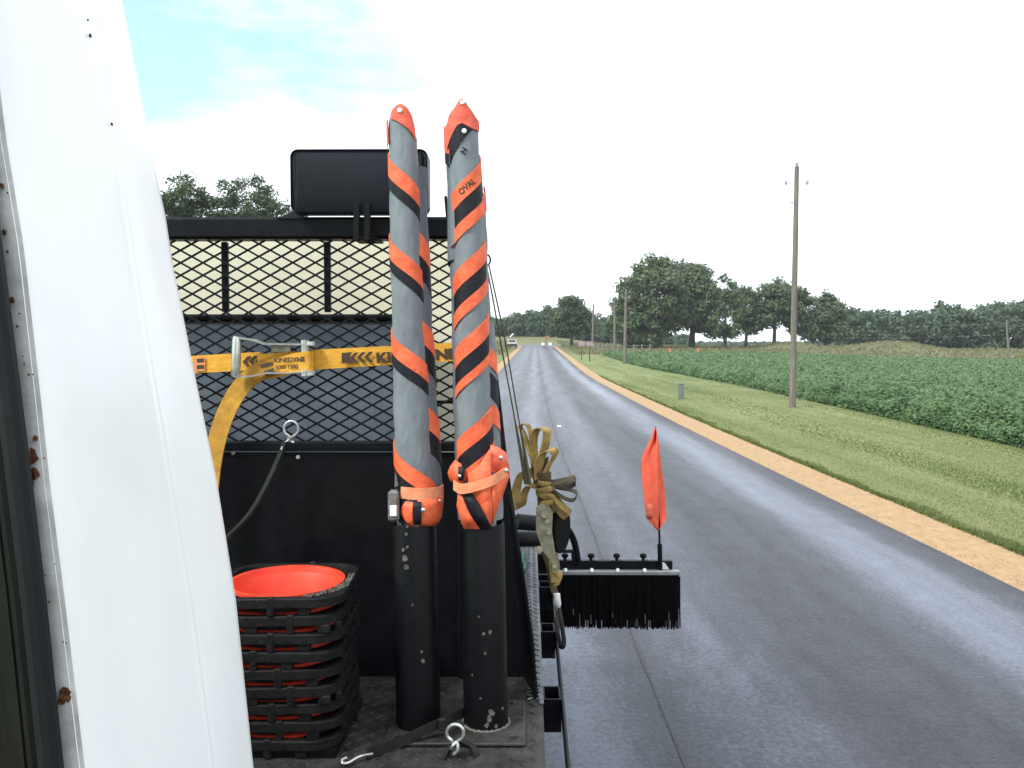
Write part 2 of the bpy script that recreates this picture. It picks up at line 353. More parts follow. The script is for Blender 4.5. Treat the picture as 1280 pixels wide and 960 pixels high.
# strips following the road line
def strip(name, offs, zo, m, y0=-40, y1=182, wob=None, n=150):
    yy = np.concatenate([np.linspace(y0, 30, n//2), np.linspace(30, y1, n)[1:]]); mb = MB(); uv = []
    for y in yy:
        for k, o in enumerate(offs):
            w = wob(y, k) if wob else 0
            x = RC+float(bend(y))+o+w; mb.v.append((x, y, float(zg(x, y))+zo[k])); uv.append((o+w, y))
    c = len(offs)
    mb.f = [(j*c+i, j*c+i+1, (j+1)*c+i+1, (j+1)*c+i) for j in range(len(yy)-1) for i in range(c-1)]; mb.sm = [True]*len(mb.f)
    o = mb.build(name, m); ul = o.data.uv_layers.new(name='road'); idx = np.zeros(len(o.data.loops), int); o.data.loops.foreach_get('vertex_index', idx)
    ul.data.foreach_set('uv', np.array(uv, np.float32)[idx].ravel()); return tag(o, kind='structure')
def road_material():
    m = bpy.data.materials.new('asphalt'); m.use_nodes = True; t = m.node_tree; b = t.nodes['Principled BSDF']
    uvn = nd(t, "ShaderNodeUVMap", uv_map='road'); src = uvn.outputs[0]
    sx = nd(t, "ShaderNodeSeparateXYZ"); t.links.new(src, sx.inputs[0])
    def noise(scale, st, det=5, ro=.6):
        mp_ = nd(t, "ShaderNodeMapping"); mp_.inputs['Scale'].default_value = st; t.links.new(src, mp_.inputs[0])
        n = nd(t, "ShaderNodeTexNoise"); n.inputs['Scale'].default_value = scale; n.inputs['Detail'].default_value = det; n.inputs['Roughness'].default_value = ro
        t.links.new(mp_.outputs[0], n.inputs[0]); return n.outputs[0]
    wob = noise(.5, (.2, .25, 1), 2)
    lat = mth(t, 'ADD', sx.outputs[0], mth(t, 'MULTIPLY', mth(t, 'SUBTRACT', wob, .5), .5))
    nrm = nd(t, "ShaderNodeMapRange"); nrm.inputs[1].default_value = -3.5; nrm.inputs[2].default_value = 3.5; t.links.new(lat, nrm.inputs[0])
    # lane streaks: pale worn and dark sealed bands, sky sheen put into colour
    r = nd(t, "ShaderNodeValToRGB"); el = r.color_ramp.elements
    bands = [(-3.5, .3), (-2.6, .5), (-1.9, .62), (-1.1, .45), (-.5, .72), (-.12, .5), (.0, .42), (.25, .62), (.75, .60), (1.15, .34), (1.7, .32), (2.0, .45), (2.5, .88), (2.85, .80), (3.1, .40), (3.4, .18)]
    el[0].position = 0; el[0].color = (.3,)*3+(1,); el[1].position = 1; el[1].color = (.15,)*3+(1,)
    for a, v in bands[1:-1]:
        x = el.new((a+3.5)/7); x.color = (v, v, v, 1)
    t.links.new(nrm.outputs[0], r.inputs[0])
    streak = noise(2.2, (1, .06, 1), 4); fine = noise(32, (1, .8, 1), 5, .85); mid = noise(5, (1, .5, 1), 5)
    s_ = mth(t, 'ADD', mth(t, 'MULTIPLY', r.outputs[0], .85), mth(t, 'ADD', mth(t, 'MULTIPLY', streak, .50), mth(t, 'ADD', mth(t, 'MULTIPLY', mid, .34), mth(t, 'MULTIPLY', fine, 1.05))))
    s_ = mth(t, 'SUBTRACT', s_, .91)
    cr = nd(t, "ShaderNodeValToRGB"); e = cr.color_ramp.elements; e[0].position = .12; e[0].color = (.012, .0115, .014, 1); e[1].position = .95; e[1].color = (.128, .136, .198, 1)
    x = e.new(.5); x.color = (.024, .0235, .032, 1)
    t.links.new(s_, cr.inputs[0]); t.links.new(cr.outputs[0], b.inputs['Base Color'])
    rr = nd(t, "ShaderNodeMapRange"); rr.inputs[3].default_value = .52; rr.inputs[4].default_value = .27; t.links.new(s_, rr.inputs[0]); t.links.new(rr.outputs[0], b.inputs['Roughness'])
    sl = nd(t, 'ShaderNodeMapRange'); sl.inputs[3].default_value = .18; sl.inputs[4].default_value = 1.0; t.links.new(s_, sl.inputs[0]); t.links.new(sl.outputs[0], b.inputs['Specular IOR Level']); b.inputs['Specular Tint'].default_value = (.80, .86, 1, 1)
    bp = nd(t, "ShaderNodeBump"); bp.inputs['Strength'].default_value = .55; bp.inputs['Distance'].default_value = .012
    t.links.new(fine, bp.inputs['Height']); t.links.new(bp.outputs[0], b.inputs['Normal'])
    return m
M['road'] = road_material()
M['sand'] = mat('sand', (.34, .205, .10), .9, 0, .16, 9, (.41, .26, .135), .8, 40, stretch=(1, .5, 1))
M['seam'] = mat('seam_tar', (.016, .016, .018), .6, 0, .5, 12, (.05, .05, .055))
wr = [random.uniform(-.05, .05) for _ in range(4000)]
def wobble(amp):
    def f(y, k):
        if k in (0, 99): return 0
        return amp*(math.sin(y*1.7)+.6*math.sin(y*4.3+1)+.4*math.sin(y*9.1+2))
    return f
strip('road', np.linspace(-HW, HW, 9), [0]*9, M['road'])
strip('sand_shoulder', [HW-.06, HW+.30, HW+.8], [-.006, -.010, -.014], M['sand'], wob=lambda y, k: wobble(.035)(y, k) if k == 2 else 0, n=300)
strip('sand_shoulder', [-HW-.8, -HW-.3, -HW+.06], [-.014, -.010, -.006], M['sand'], n=100)
strip('road_seam', [-.008, .008], [.004, .004], M['seam'], n=500, wob=lambda y, k: .008*math.sin(y*.7)+.004*math.sin(y*3.7)+(k-.5)*(.012*math.sin(y*2.1)*math.sin(y*5.3+1)+.008*math.sin(y*17)))
pb = MB()
for _ in range(2600):
    y = 1/(1/4.0-random.random()*(1/4.0-1/32.0)); o_ = HW+.02+.80*random.random()**1.5 if random.random() < .75 else HW-.03+random.gauss(0, .05)
    x = RC+float(bend(y))+o_; r = random.uniform(.003, .009)*(1+y*.02); a = random.random()*6.28
    pb.add([(x+r*math.cos(a+k*2.09), y+r*math.sin(a+k*2.09), -.006) for k in range(3)]+[(x, y, -.006+r*.8)], [(0, 1, 3), (1, 2, 3), (2, 0, 3)])
q = pb.build('shoulder_gravel', mat('gravel', (.22, .14, .075), .9, 0, .4, 8, (.40, .28, .17))); tag(q, 'loose tan gravel stones scattered over the sand shoulder', 'gravel', kind='stuff')
# cross road at the far end
cx = MB()
for i in range(41):
    x = -30+i*2.0
    for y in (182.0, 189.0): cx.v.append((x, y, float(zg(x, y))+.02))
cx.f = [(2*i, 2*i+2, 2*i+3, 2*i+1) for i in range(40)]; cx.sm = [True]*40
o = cx.build('cross_road', 'seam'); tag(o, kind='structure'); o.data.materials[0] = mat('cross_asphalt', (.12, .12, .13), .7, 0, .2, .5)
# small white road marker tab on the seam
p = G(699, 534)
mk = MB(); mk.box((-.05, -.06, .004), (.05, .06, .02), None, .005); mk.box((-.05, -.004, .02), (.05, .004, .05), None, .002)
o = mk.build('lane_marker', 'marker'); o.location = (p.x, p.y, 0); tag(o, 'small white marker tab stuck on the road near the centre seam', 'road marker')
mk = MB(); mk.box((-.05, -.06, .004), (.05, .06, .02), None, .005); mk.box((-.05, -.004, .02), (.05, .004, .05), None, .002)

# ================================================================== VEGETATION
def quads(cent, nrm, size, asp=1.0, name='leaves', m='leaf_tree', parent=None, tone=None, tilt_up=None):
    """many small leaf faces: centres, normals, sizes -> one mesh"""
    n = len(cent); r = rng.normal(size=(n, 3)); a = np.cross(nrm, r); a /= np.linalg.norm(a, axis=1, keepdims=True)+1e-9
    b = np.cross(nrm, a); b /= np.linalg.norm(b, axis=1, keepdims=True)+1e-9
    h = (size/2)[:, None]; a = a*h; b = b*h*asp
    V = np.stack([cent-a, cent-b*.8+a*.1, cent+a, cent+b*.8+a*.1], 1).reshape(-1, 3)
    me = bpy.data.meshes.new(name); me.vertices.add(4*n); me.vertices.foreach_set('co', V.astype(np.float32).ravel())
    me.loops.add(4*n); me.loops.foreach_set('vertex_index', np.arange(4*n, dtype=np.int32))
    me.polygons.add(n); me.polygons.foreach_set('loop_start', np.arange(0, 4*n, 4, dtype=np.int32)); me.polygons.foreach_set('loop_total', np.full(n, 4, np.int32))
    me.update(calc_edges=True)
    at = me.attributes.new('tone', 'FLOAT', 'FACE'); at.data.foreach_set('value', (tone if tone is not None else rng.random(n)).astype(np.float32))
    me.materials.append(M[m]); o = bpy.data.objects.new(name, me); COL.objects.link(o)
    if parent: o.parent = parent
    return o
def clump_cloud(lobes, per_m2=1.0, leaf=.5, nclump=40, rc=(1.0, 1.8), leaves=90):
    """lobes: list of (centre, radii). returns leaf centres, normals, sizes, tones"""
    C, N, SZ, T = [], [], [], []
    vol = np.array([r[0]*r[1]*r[2] for _, r in lobes])**.67; vol /= vol.sum()
    for (c, r), w in zip(lobes, vol):
        k = max(3, int(nclump*w))
        for _ in range(k):
            d = rng.normal(size=3); d /= np.linalg.norm(d); rad = rng.uniform(.45, 1.0)**.6
            cc = np.array(c)+d*np.array(r)*rad; cr = rng.uniform(*rc); q = int(leaves*2.1*(cr/rc[1])**2)
            dd = rng.normal(size=(q, 3)); dd /= np.linalg.norm(dd, axis=1, keepdims=True)
            q2 = 0; rr = cr*rng.uniform(.35, 1.08, (q, 1)); pts = cc+dd*rr*np.array([1.15, 1.15, .8])
            C.append(pts); nn = dd+rng.normal(size=(q, 3))*.6+np.array([0, 0, .35]); N.append(nn/np.linalg.norm(nn, axis=1, keepdims=True))
            SZ.append(leaf*1.2*rng.uniform(.6, 1.3, q)); T.append(np.clip(rng.normal(rng.uniform(.2, .8), .18, q), 0, 1))
    return np.concatenate(C), np.concatenate(N), np.concatenate(SZ), np.concatenate(T)
def trunk_mesh(h, r, top_spread, nl, lean=0):
    mb = MB(); ax = [Vector((lean*t*h*.1+.12*math.sin(t*5), .1*math.cos(t*4), h*t)) for t in (0, .15, .35, .6, .85, 1)]
    mb.tube(ax, [r*1.5, r*1.05, r*.9, r*.7, r*.4, r*.15], 8)
    for i in range(nl):
        t = random.uniform(.3, .8); a = random.uniform(0, 6.28); b = ax[0].lerp(ax[-1], t); L = top_spread*random.uniform(.6, 1.0)
        e = b+Vector((math.cos(a)*L, math.sin(a)*L, L*random.uniform(.35, .9))); mid = b.lerp(e, .5)+Vector((0, 0, L*.1))
        mb.tube([b, mid, e], [r*.42, r*.28, r*.08], 6)
    return mb
def make_tree(name, base, h, lobes, tr, label, cat='tree', leaf=.55, ncl=55, rc=(1.0, 1.9), leaves=95, m='leaf_tree', group=None, th=None, spread=3, nl=9):
    root = empty(name, base); tag(root, label, cat, group)
    t = trunk_mesh(th or h*.75, tr, spread, nl).build('trunk', 'bark', root)
    C, N, Z, T = clump_cloud(lobes, leaf=leaf, nclump=ncl, rc=rc, leaves=leaves)
    quads(C, N, Z, .75, 'crown', m, root, T)
    return root
def gbase(u, Y):
    x = (u-650)/FPX*Y; return Vector((x, Y, float(zg(x, Y))-.05))
def pxm(p, Y): return p/FPX*Y
# big oak group on the right of the road
b = gbase(822, 150)
make_tree('oak_tree', b, 16, [((0, 0, 9.5), (6.2, 5, 6)), ((-1.0, 0, 14.3), (3.6, 3, 2.3)), ((-5.2, 0, 8.5), (3.2, 3, 4.2)), ((3.4, 0, 9.5), (3.4, 3, 4.6)), ((-3, -1, 4.0), (4.2, 3, 2.4)), ((2.2, 0, 5.0), (2.6, 2.5, 2.2)), ((0, -2.5, 10), (4, 2.5, 4.5))], .62, 'tallest broad oak with thick trunk left in the big roadside group', ncl=190, th=12, group='oaks beyond the bean field')
b = gbase(864, 152)
make_tree('oak_tree', b, 15, [((0, 0, 9.5), (4.6, 4, 5.6)), ((-.5, 0, 13.2), (3.0, 3, 2.0)), ((2.2, 0, 6.5), (3.0, 3, 3.6)), ((-2.5, 0, 7), (2.6, 2, 3.6)), ((2.6, 0, 4.0), (2.4, 2, 1.6)), ((0, -2, 9), (3.6, 2, 4.5))], .5, 'second big oak of the group with sky showing under its crown', ncl=150, th=11, group='oaks beyond the bean field')
b = gbase(786, 156)
make_tree('oak_tree', b, 9, [((0, 0, 6), (3.6, 3, 3.2)), ((-1.8, 0, 4.0), (2.4, 2.4, 2.6)), ((1.5, 0, 3), (3, 2.6, 2.6))], .35, 'lower rounded tree at the left foot of the oak group behind poles', ncl=60, th=7)
b = gbase(905, 146)
make_tree('open_tree', b, 13, [((.2, 0, 10.5), (1.7, 1.8, 2.6)), ((1.2, 0, 7.5), (2.4, 2, 2.4)), ((-1.2, 0, 4.5), (1.6, 1.6, 1.6)), ((.9, 0, 3.6), (1.8, 1.8, 1.4))], .30, 'loose slender tree with visible dark trunk right of the big oaks', ncl=60, rc=(.7, 1.2), leaves=60, leaf=.45, th=11)
b = gbase(931, 160)
make_tree('open_tree', b, 11, [((0, 0, 8), (2.9, 2.5, 3.6)), ((1.2, 0, 5), (2.6, 2, 2)), ((-.8, 0, 10.4), (1.4, 1.4, 1.4))], .3, 'narrow leafy tree standing left of two close trunks', ncl=75, rc=(.8, 1.4), leaves=70, leaf=.48, th=8)
b = gbase(966, 158)
make_tree('field_tree', b, 12, [((0, 0, 8.6), (3.4, 3, 3.6)), ((.8, 0, 11), (2.4, 2, 1.6)), ((-1.4, 0, 5.5), (2.6, 2, 1.8))], .34, 'round topped tree just left of the tall utility pole', ncl=95, rc=(.9, 1.5), leaves=75, leaf=.5, th=9)
b = gbase(988, 160)
make_tree('field_tree', b, 12, [((.3, 0, 8.5), (2.6, 2.6, 3.4)), ((.9, 0, 5), (2.6, 2, 2.2))], .3, 'tree directly behind the tall utility pole', ncl=75, rc=(.9, 1.5), leaves=75, leaf=.5, th=9)
b = gbase(1030, 160)
make_tree('field_tree', b, 10, [((0, 0, 6.4), (3.9, 3, 3.6)), ((-.3, 0, 9), (2.3, 2, 1.6)), ((2.2, 0, 4), (3, 2.4, 2.6)), ((-2.6, 0, 3.6), (2.4, 2, 2))], .32, 'wide dark tree at the left end of the far wood', ncl=80, rc=(1, 1.6), leaves=80, leaf=.52, th=7)
# lone tree left of the road's right bend
b = gbase(714, 176)
make_tree('roadside_tree', b, 11, [((0, 0, 6.4), (3.9, 3.2, 3.0)), ((.3, 0, 9.3), (2.0, 2, 1.7)), ((-2.4, 0, 5), (2.2, 2, 2)), ((2.2, 0, 4.8), (2.2, 2, 2))], .3, 'round tree with a lighter top standing at the end of the road', ncl=80, rc=(.9, 1.5), leaves=85, leaf=.5, m='leaf_light', th=8)
# trees on the left above the rack
for (u, Y, h, wd, lab) in ((233, 60, 14.35, 2.35, 'bushy tree above the black headboard, left of the pair next to the white cab'), (312, 60, 14.3, 2.95, 'wider bushy tree above the black headboard, next to the black box')):
    b = gbase(u, Y)
    make_tree('leafy_tree', b, h, [((0, 0, h-1.7), (wd*.72, wd, 1.7)), ((-.45*wd, .3, h-2.9), (wd*.62, wd*.8, 1.5)), ((.45*wd, 0, h-2.9), (wd*.62, wd*.8, 1.5)), ((0, 0, h-5.2), (wd*1.05, wd, 2.4)), ((0, 0, h-8), (wd, wd, 2.2))], .3, lab, ncl=260, rc=(.40, .75), leaves=75, leaf=.17, m='leaf_light', th=h-2, group='trees left of the road', spread=1.5)
# far woods: one mass each
def wood(name, prof, Y0, Y1, label, n, m='leaf_wood', leaf=.7, seed=1):
    """prof: list of (u, v_top)"""
    C, N, Z, T = [], [], [], []; us = [a for a, _ in prof]; tr = MB()
    for i in range(n):
        Y = random.uniform(Y0, Y1); u = us[0]+(us[-1]-us[0])*((i+random.random())/n); b = gbase(u, Y)
        zt = 2+(436-np.interp(u, us, [q for _, q in prof]))/FPX*Y; h = max(3.5, (zt-b.z)*random.uniform(.86, 1.06)); w = h*random.uniform(.24, .34)
        lob = [((b.x, Y, b.z+h*.66), (w, w, h*.32)), ((b.x+random.uniform(-w, w)*.5, Y-1, b.z+h*.30), (w*1.2, w, h*.34))]
        c, nn, z, t = clump_cloud(lob, leaf=leaf, nclump=30, rc=(.9, 1.7), leaves=44); C.append(c); N.append(nn); Z.append(z); T.append(np.clip(t*.7+random.uniform(-.1, .35), 0, 1))
        tr.tube([b, b+Vector((0, 0, h*.6))], [.25, .1], 6)
    o = quads(np.concatenate(C), np.concatenate(N), np.concatenate(Z), .8, name, m, None, np.concatenate(T)); o['kind'] = 'stuff'
    tag(o, label, 'wood'); k = tr.build('trunk', 'bark', o); k['kind'] = 'stuff'
    return o
wood('far_wood', [(1050, 374), (1075, 379), (1095, 388), (1130, 390), (1150, 388), (1170, 382), (1200, 380), (1225, 376), (1250, 372), (1290, 370), (1420, 372), (1500, 380)], 178, 200, 'dark mixed wood closing the far right side of the bean field', 62)
wood('far_wood', [(560, 400), (600, 398), (640, 394), (655, 389), (675, 388), (690, 380), (705, 376), (740, 392), (770, 400), (800, 410), (860, 424)], 236, 252, 'dark green wood on the rise behind the end of the road', 46)
wood('far_wood', [(840, 428), (900, 430), (960, 429), (1060, 426), (1200, 425), (1420, 424)], 420, 460, 'low distant wood seen under the crowns of the field trees', 150, leaf=1.4)
# soybean field
def field_x0(y): return np.interp(y, [4, 10, 16.6, 23, 31, 47, 60, 80, 108], [9.2, 9.6, 10.1, 10.6, 11.1, 12.1, 12.0, 11.0, 11.3])
def soy():
    n = 420000
    t = rng.random(n); Y = 1/(1/6.0-t*(1/6.0-1/113.0)); far = rng.random(n) < .55
    Y = np.where(far, 10*(113/10)**rng.random(n), Y)
    x0 = field_x0(Y); width = np.minimum(Y*.72+6, 95)
    # rows run along the road; half the leaves hug the open edge
    e = rng.random(n); X = x0+np.where(e < .22, rng.random(n)**1.3*1.1, rng.random(n)*width)
    zt = .58+.08*np.sin(X*2*math.pi/.76)+.06*np.sin(X*3.1+Y*1.3)+.05*np.sin(Y*2.7)
    edge = np.clip((X-x0)/.5, 0, 1)**.5
    hfrac = np.where(e < .22, rng.random(n)**.7, 1-rng.random(n)**2*.35)
    Z = zg(X, Y)+(zt*(.35+.65*edge))*hfrac
    cent = np.stack([X, Y, Z], 1)
    nn = rng.normal(size=(n, 3))*.55+np.array([-.12, -.30, 1.0]); nn /= np.linalg.norm(nn, axis=1, keepdims=True)
    size = (.064+.0018*Y)*rng.uniform(.7, 1.35, n)
    o = quads(cent, nn, size, .85, 'soybean_field', 'leaf_soy', None, np.clip(rng.normal(.5, .25, n), 0, 1)); o['kind'] = 'stuff'
    tag(o, 'dense green soybean crop filling the field right of the verge', 'crop')
    # dark green sheet under the leaves: a low hummocky base
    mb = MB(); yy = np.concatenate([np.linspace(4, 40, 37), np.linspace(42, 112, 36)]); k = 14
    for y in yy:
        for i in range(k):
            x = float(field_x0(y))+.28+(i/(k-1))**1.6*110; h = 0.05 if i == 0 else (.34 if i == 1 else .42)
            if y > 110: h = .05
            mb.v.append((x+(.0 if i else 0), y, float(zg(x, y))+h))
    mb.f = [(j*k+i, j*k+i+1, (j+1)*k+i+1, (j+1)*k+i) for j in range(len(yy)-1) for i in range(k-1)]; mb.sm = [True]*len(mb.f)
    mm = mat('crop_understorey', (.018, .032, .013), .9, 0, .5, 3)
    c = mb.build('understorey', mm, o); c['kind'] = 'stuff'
soy()
# mown grass blades on the verge (short), taller fringe along the sand
def blades():
    n = 170000; Y = 1/(1/3.5-rng.random(n)*(1/3.5-1/60.0)); L = RC+bend(Y)+HW+.80; R_ = field_x0(Y)+.2
    fr = rng.random(n) < .15
    X = L+np.where(fr, rng.random(n)**2*(.16+.12*np.sin(Y*2.3)*np.sin(Y*.9+1))-.03-.05*rng.random(n)**3, rng.random(n)*(R_-L))
    hgt = np.where(fr, rng.uniform(.015, .055, n), rng.uniform(.010, .024, n)); w = .004+.0006*Y
    z = zg(X, Y)-.014; a = rng.random(n)*2*math.pi; lean = rng.normal(size=(n, 2))*.5
    base = np.stack([X, Y, z], 1); side = np.stack([np.cos(a), np.sin(a), 0*a], 1)*w[:, None]
    tip = base+np.stack([lean[:, 0]*hgt, lean[:, 1]*hgt, hgt], 1)
    V = np.stack([base-side, base+side, tip], 1).reshape(-1, 3)
    me = bpy.data.meshes.new('verge_grass'); me.vertices.add(3*n); me.vertices.foreach_set('co', V.astype(np.float32).ravel())
    me.loops.add(3*n); me.loops.foreach_set('vertex_index', np.arange(3*n, dtype=np.int32)); me.polygons.add(n)
    me.polygons.foreach_set('loop_start', np.arange(0, 3*n, 3, dtype=np.int32)); me.polygons.foreach_set('loop_total', np.full(n, 3, np.int32)); me.update(calc_edges=True)
    st = np.clip(.5+.45*np.sin((X-bend(Y))*2.3+np.sin(Y*.12)*.9)+.25*np.sin((X-bend(Y))*5.1+np.sin(Y*.31)*.8+1), 0, 1)
    at = me.attributes.new('tone', 'FLOAT', 'FACE'); at.data.foreach_set('value', np.clip(st*.8+rng.normal(.10, .07, n)-np.where(fr, .25, 0), 0, 1).astype(np.float32))
    me.materials.append(M['grass_blade']); o = bpy.data.objects.new('verge_grass', me); COL.objects.link(o); o['kind'] = 'stuff'
    tag(o, 'short mown grass on the verge between sand shoulder and crop', 'grass')
blades()
# weeds / dry grass over the far meadow mounds
def weeds():
    n = 26000; Y = rng.uniform(116, 205, n); X = rng.uniform(-14, 120, n)
    keep = np.abs(X-(RC+bend(Y))) > 5.2; X, Y = X[keep], Y[keep]; n = len(X)
    nn = rng.normal(size=(n, 3))*.5+np.array([0, -.8, .6]); nn /= np.linalg.norm(nn, axis=1, keepdims=True)
    cent = np.stack([X, Y, zg(X, Y)+.18], 1)
    o = quads(cent, nn, rng.uniform(.4, .9, n), .5, 'dry_meadow_grass', 'weed'); o['kind'] = 'stuff'
    tag(o, 'dry brownish grass covering the far meadow and its mounds', 'grass')
weeds()

# ================================================================== ROADSIDE THINGS
def pole(u, vb, vt, Y, r, label, arms=True, lean=0, group='utility poles along the road'):
    b = gbase(u, Y); top = P(u+lean, vt, Y); h = top.z-b.z; root = empty('utility_pole', b); tag(root, label, 'utility pole', group)
    mb = MB(); dx = top.x-b.x; mb.tube([(0, 0, -.3), (dx*.3, 0, h*.3), (dx*.65, 0, h*.65), (dx, 0, h)], [r*1.15, r, r*.86, r*.72], 12); mb.build('shaft', 'wood_pole', root)
    i = MB(); i.lathe([(.0, 0), (.03, 0), (.03, .05), (.065, .06), (.06, .12), (.035, .16), (.0, .18)], (dx, 0, h), 10); i.build('insulator', 'insulator', root)
    if arms:
        for s in (-1, 1):
            a = MB(); zz = h-.62; a.tube([(dx+s*r*.7, 0, zz-.08), (dx+s*.36, 0, zz)], .016, 6); a.build('arm', 'fibreglass', root)
            i = MB(); i.lathe([(.0, 0), (.03, 0), (.03, .05), (.06, .06), (.055, .11), (.03, .16), (.0, .17)], (dx+s*.36, 0, zz), 10); i.build('insulator', 'insulator', root)
        st = MB(); st.tube([(dx-.02-r, -.02, h-1.25), (dx-.07-r, -.02, h-1.2)], .03, 6); st.build('bolt', 'insulator', root)
    return root, top
_, t1 = pole(990, 505, 208, 28.7, .105, 'tall grey wooden utility pole at the edge of the bean field', lean=6)
_, t2 = pole(780.5, 458, 364, 84, .15, 'second utility pole, right one of the pair before the oaks', lean=2)
_, t3 = pole(768, 436, 377, 112, .16, 'slim utility pole left of the pair before the oaks', lean=0)
_, t4 = pole(740, 433, 380, 140, .17, 'farthest thin utility pole beside the round tree', lean=2)
_, t5 = pole(1258, 446, 402, 118, .15, 'lone utility pole far right in front of the dark wood', arms=False, group=None)
def wire(a, b, sag, label, group='overhead wires'):
    a, b = Vector(a), Vector(b); pts = [a.lerp(b, i/24)-Vector((0, 0, sag*4*(i/24)*(1-i/24))) for i in range(25)]
    w = MB().tube(pts, .007, 5); o = w.build('overhead_wire', 'insulator'); origin(o, a); tag(o, label, 'wire', group)
wire(t5+Vector((0, 0, -.1)), P(1010, 405, 150), .6, 'upper overhead wire from the lone far right pole')
wire(t5+Vector((0, 0, -1.8)), P(1010, 421, 150), .4, 'lower overhead wire from the lone far right pole')
# utility pedestal
b = Vector((G(851, 498).x, G(851, 498).y, 0)); root = empty('utility_pedestal', b); tag(root, 'short grey green utility pedestal standing on the mown verge', 'pedestal')
MB().box((-.115, -.09, -.02), (.115, .09, .56), None, .015).build('cabinet', 'pedestal', root)
MB().box((-.125, -.10, .56), (.125, .10, .63), None, .02).build('cap', 'pedestal', root)
MB().box((-.09, -.097, .12), (.09, -.092, .50), None, .002).build('door', 'pedestal', root)
# two-post sign at the end of the verge
for (u, vb, lab, w) in ((727, 449, 'small dull sign on a dark post, left one of two by the road', .36), (737, 453, 'small dull sign on a dark post, right one nearer the road pole', .38)):
    Y = 96 if u < 730 else 90; b = gbase(u, Y); z = P(u, 430, Y).z-b.z
    root = empty('post_sign', b); tag(root, lab, 'sign', 'small signs before the road end')
    MB().box((-.05, -.05, -.1), (.05, .05, z+.2)).build('post', 'post', root)
    MB().box((-w, -.08, z-.25), (w, -.052, z+.28), None, .01).build('board', 'sign_back', root)
# fence posts with rails near the oaks
fr = empty('post_fence', gbase(765, 136)); tag(fr, 'pale post and rail fence below the oak trees', 'fence')
fb = gbase(765, 136); 
fx = [gbase(u, 136) for u in (742, 748, 753, 758, 764, 772, 782, 792, 802, 812)]
for a in fx: MB().box((a.x-fb.x-.07, a.y-fb.y-.07, a.z-fb.z-.1), (a.x-fb.x+.07, a.y-fb.y+.07, a.z-fb.z+1.25)).build('post', 'fence_wood', fr)
for zz in (.45, 1.0): MB().tube([(a.x-fb.x, a.y-fb.y-.09, a.z-fb.z+zz) for a in fx], .025, 5).build('rail', 'fence_wood', fr)
# far orange cones
for (u, v, Y, lab) in ((837, 437, 118, 'tiny orange cone at the field end, left of the two below the oaks'), (872, 437, 118, 'tiny orange cone at the field end, right of the two below the oaks'), (1102, 444, 116, 'tiny orange cone at the field end in front of the mounds')):
    b = gbase(u, Y); root = empty('traffic_cone', b); tag(root, lab, 'traffic cone', 'far orange cones')
    MB().box((-.25, -.25, 0), (.25, .25, .05), None, .01).build('base', 'orange', root)
    MB().lathe([(.22, .05), (.05, .95), (.0, .96)], (0, 0, 0), 12).build('cone_body', 'orange', root)
# ---- far vehicles
def vehicle(name, b, lab, cat, paint, lit, pickup, yaw=0):
    root = empty(name, b); root.rotation_euler = (0, 0, yaw); tag(root, lab, cat)
    mb = MB(); mb.prism([(-.95, -2.5, .45), (-.95, 2.5, .45), (-.95, 2.5, 1.02), (-.95, -.9, 1.05), (-.95, -2.4, .95)], (1.9, 0, 0)); mb.build('body', paint, root)
    if pickup: poly = [(-.85, -1.2, 1.04), (-.85, .6, 1.04), (-.85, .5, 1.72), (-.85, -.6, 1.75)]
    else: poly = [(-.85, -1.2, 1.04), (-.85, 2.4, 1.04), (-.85, 2.2, 1.75), (-.85, -.5, 1.78)]
    MB().prism(poly, (1.7, 0, 0)).build('cabin', paint, root)
    MB().prism([(-.72, -1.13, 1.10), (.72, -1.13, 1.10), (.66, -.72, 1.66), (-.66, -.72, 1.66)], (0, -.02, -.01)).build('windscreen', 'glass', root)
    MB().box((-.98, -2.62, .38), (.98, -2.47, .62), None, .03).build('bumper', 'tyre', root)
    MB().box((-.6, -2.53, .66), (.6, -2.46, .9), None, .02).build('grille', 'tyre', root)
    for s in (-1, 1):
        MB().box((s*.78-.17, -2.56, .68), (s*.78+.17, -2.42, .92), None, .03).build('headlight', 'glass', root)
        for y in (-1.6, 1.6): MB().lathe([(0, -.12), (.37, -.12), (.37, .12), (0, .12)], (s*.84, y, .37), 16, axis=(1, 0, 0), smooth=False).build('wheel', 'tyre', root)
    return root
pk = vehicle('pickup_truck', gbase(640, 164), 'white pickup parked on the left grass at the road end', 'pickup', 'car_white', False, True)
MB().box((-.8, .7, 1.04), (.8, 2.4, 1.35), None, .02).build('bed_load', 'car_white', pk)
lr = MB()
for s in (-.7, .7): lr.tube([(s, .7, 1.3), (s, .7, 2.2), (s, 2.3, 2.2), (s, 2.3, 1.3)], .05, 6)
lr.tube([(-.3, .7, 2.2), (.3, .7, 2.9)], .22, 6); lr.build('ladder_rack', 'alu', pk)
for (u, lab) in ((678.5, 'small white work zone board at the road end, left one of two'), (687.5, 'small white work zone board at the road end, right one of two')):
    b = gbase(u, 174); root = empty('work_zone_board', b); tag(root, lab, 'barricade', 'white boards closing the road end')
    MB().box((-.34, -.03, .42), (.34, .03, .98), None, .015).build('board', 'marker', root)
    for sx in (-.27, .27): MB().tube([(sx, -.25, .02), (sx, .04, .5)], .03, 6).build('leg', 'post', root); MB().tube([(sx, .3, .02), (sx, .04, .5)], .03, 6).build('leg', 'post', root)
b = gbase(682, 176); root = empty('work_sign', b); tag(root, 'faded orange work sign on a thin post between the two white boards', 'sign')
MB().tube([(0, 0, 0), (0, 0, 2.5)], .06, 8).build('post', 'post', root)
MB().box((-.18, -.09, 1.75), (.85, -.062, 2.35), None, .02).build('board', 'faded_orange', root)
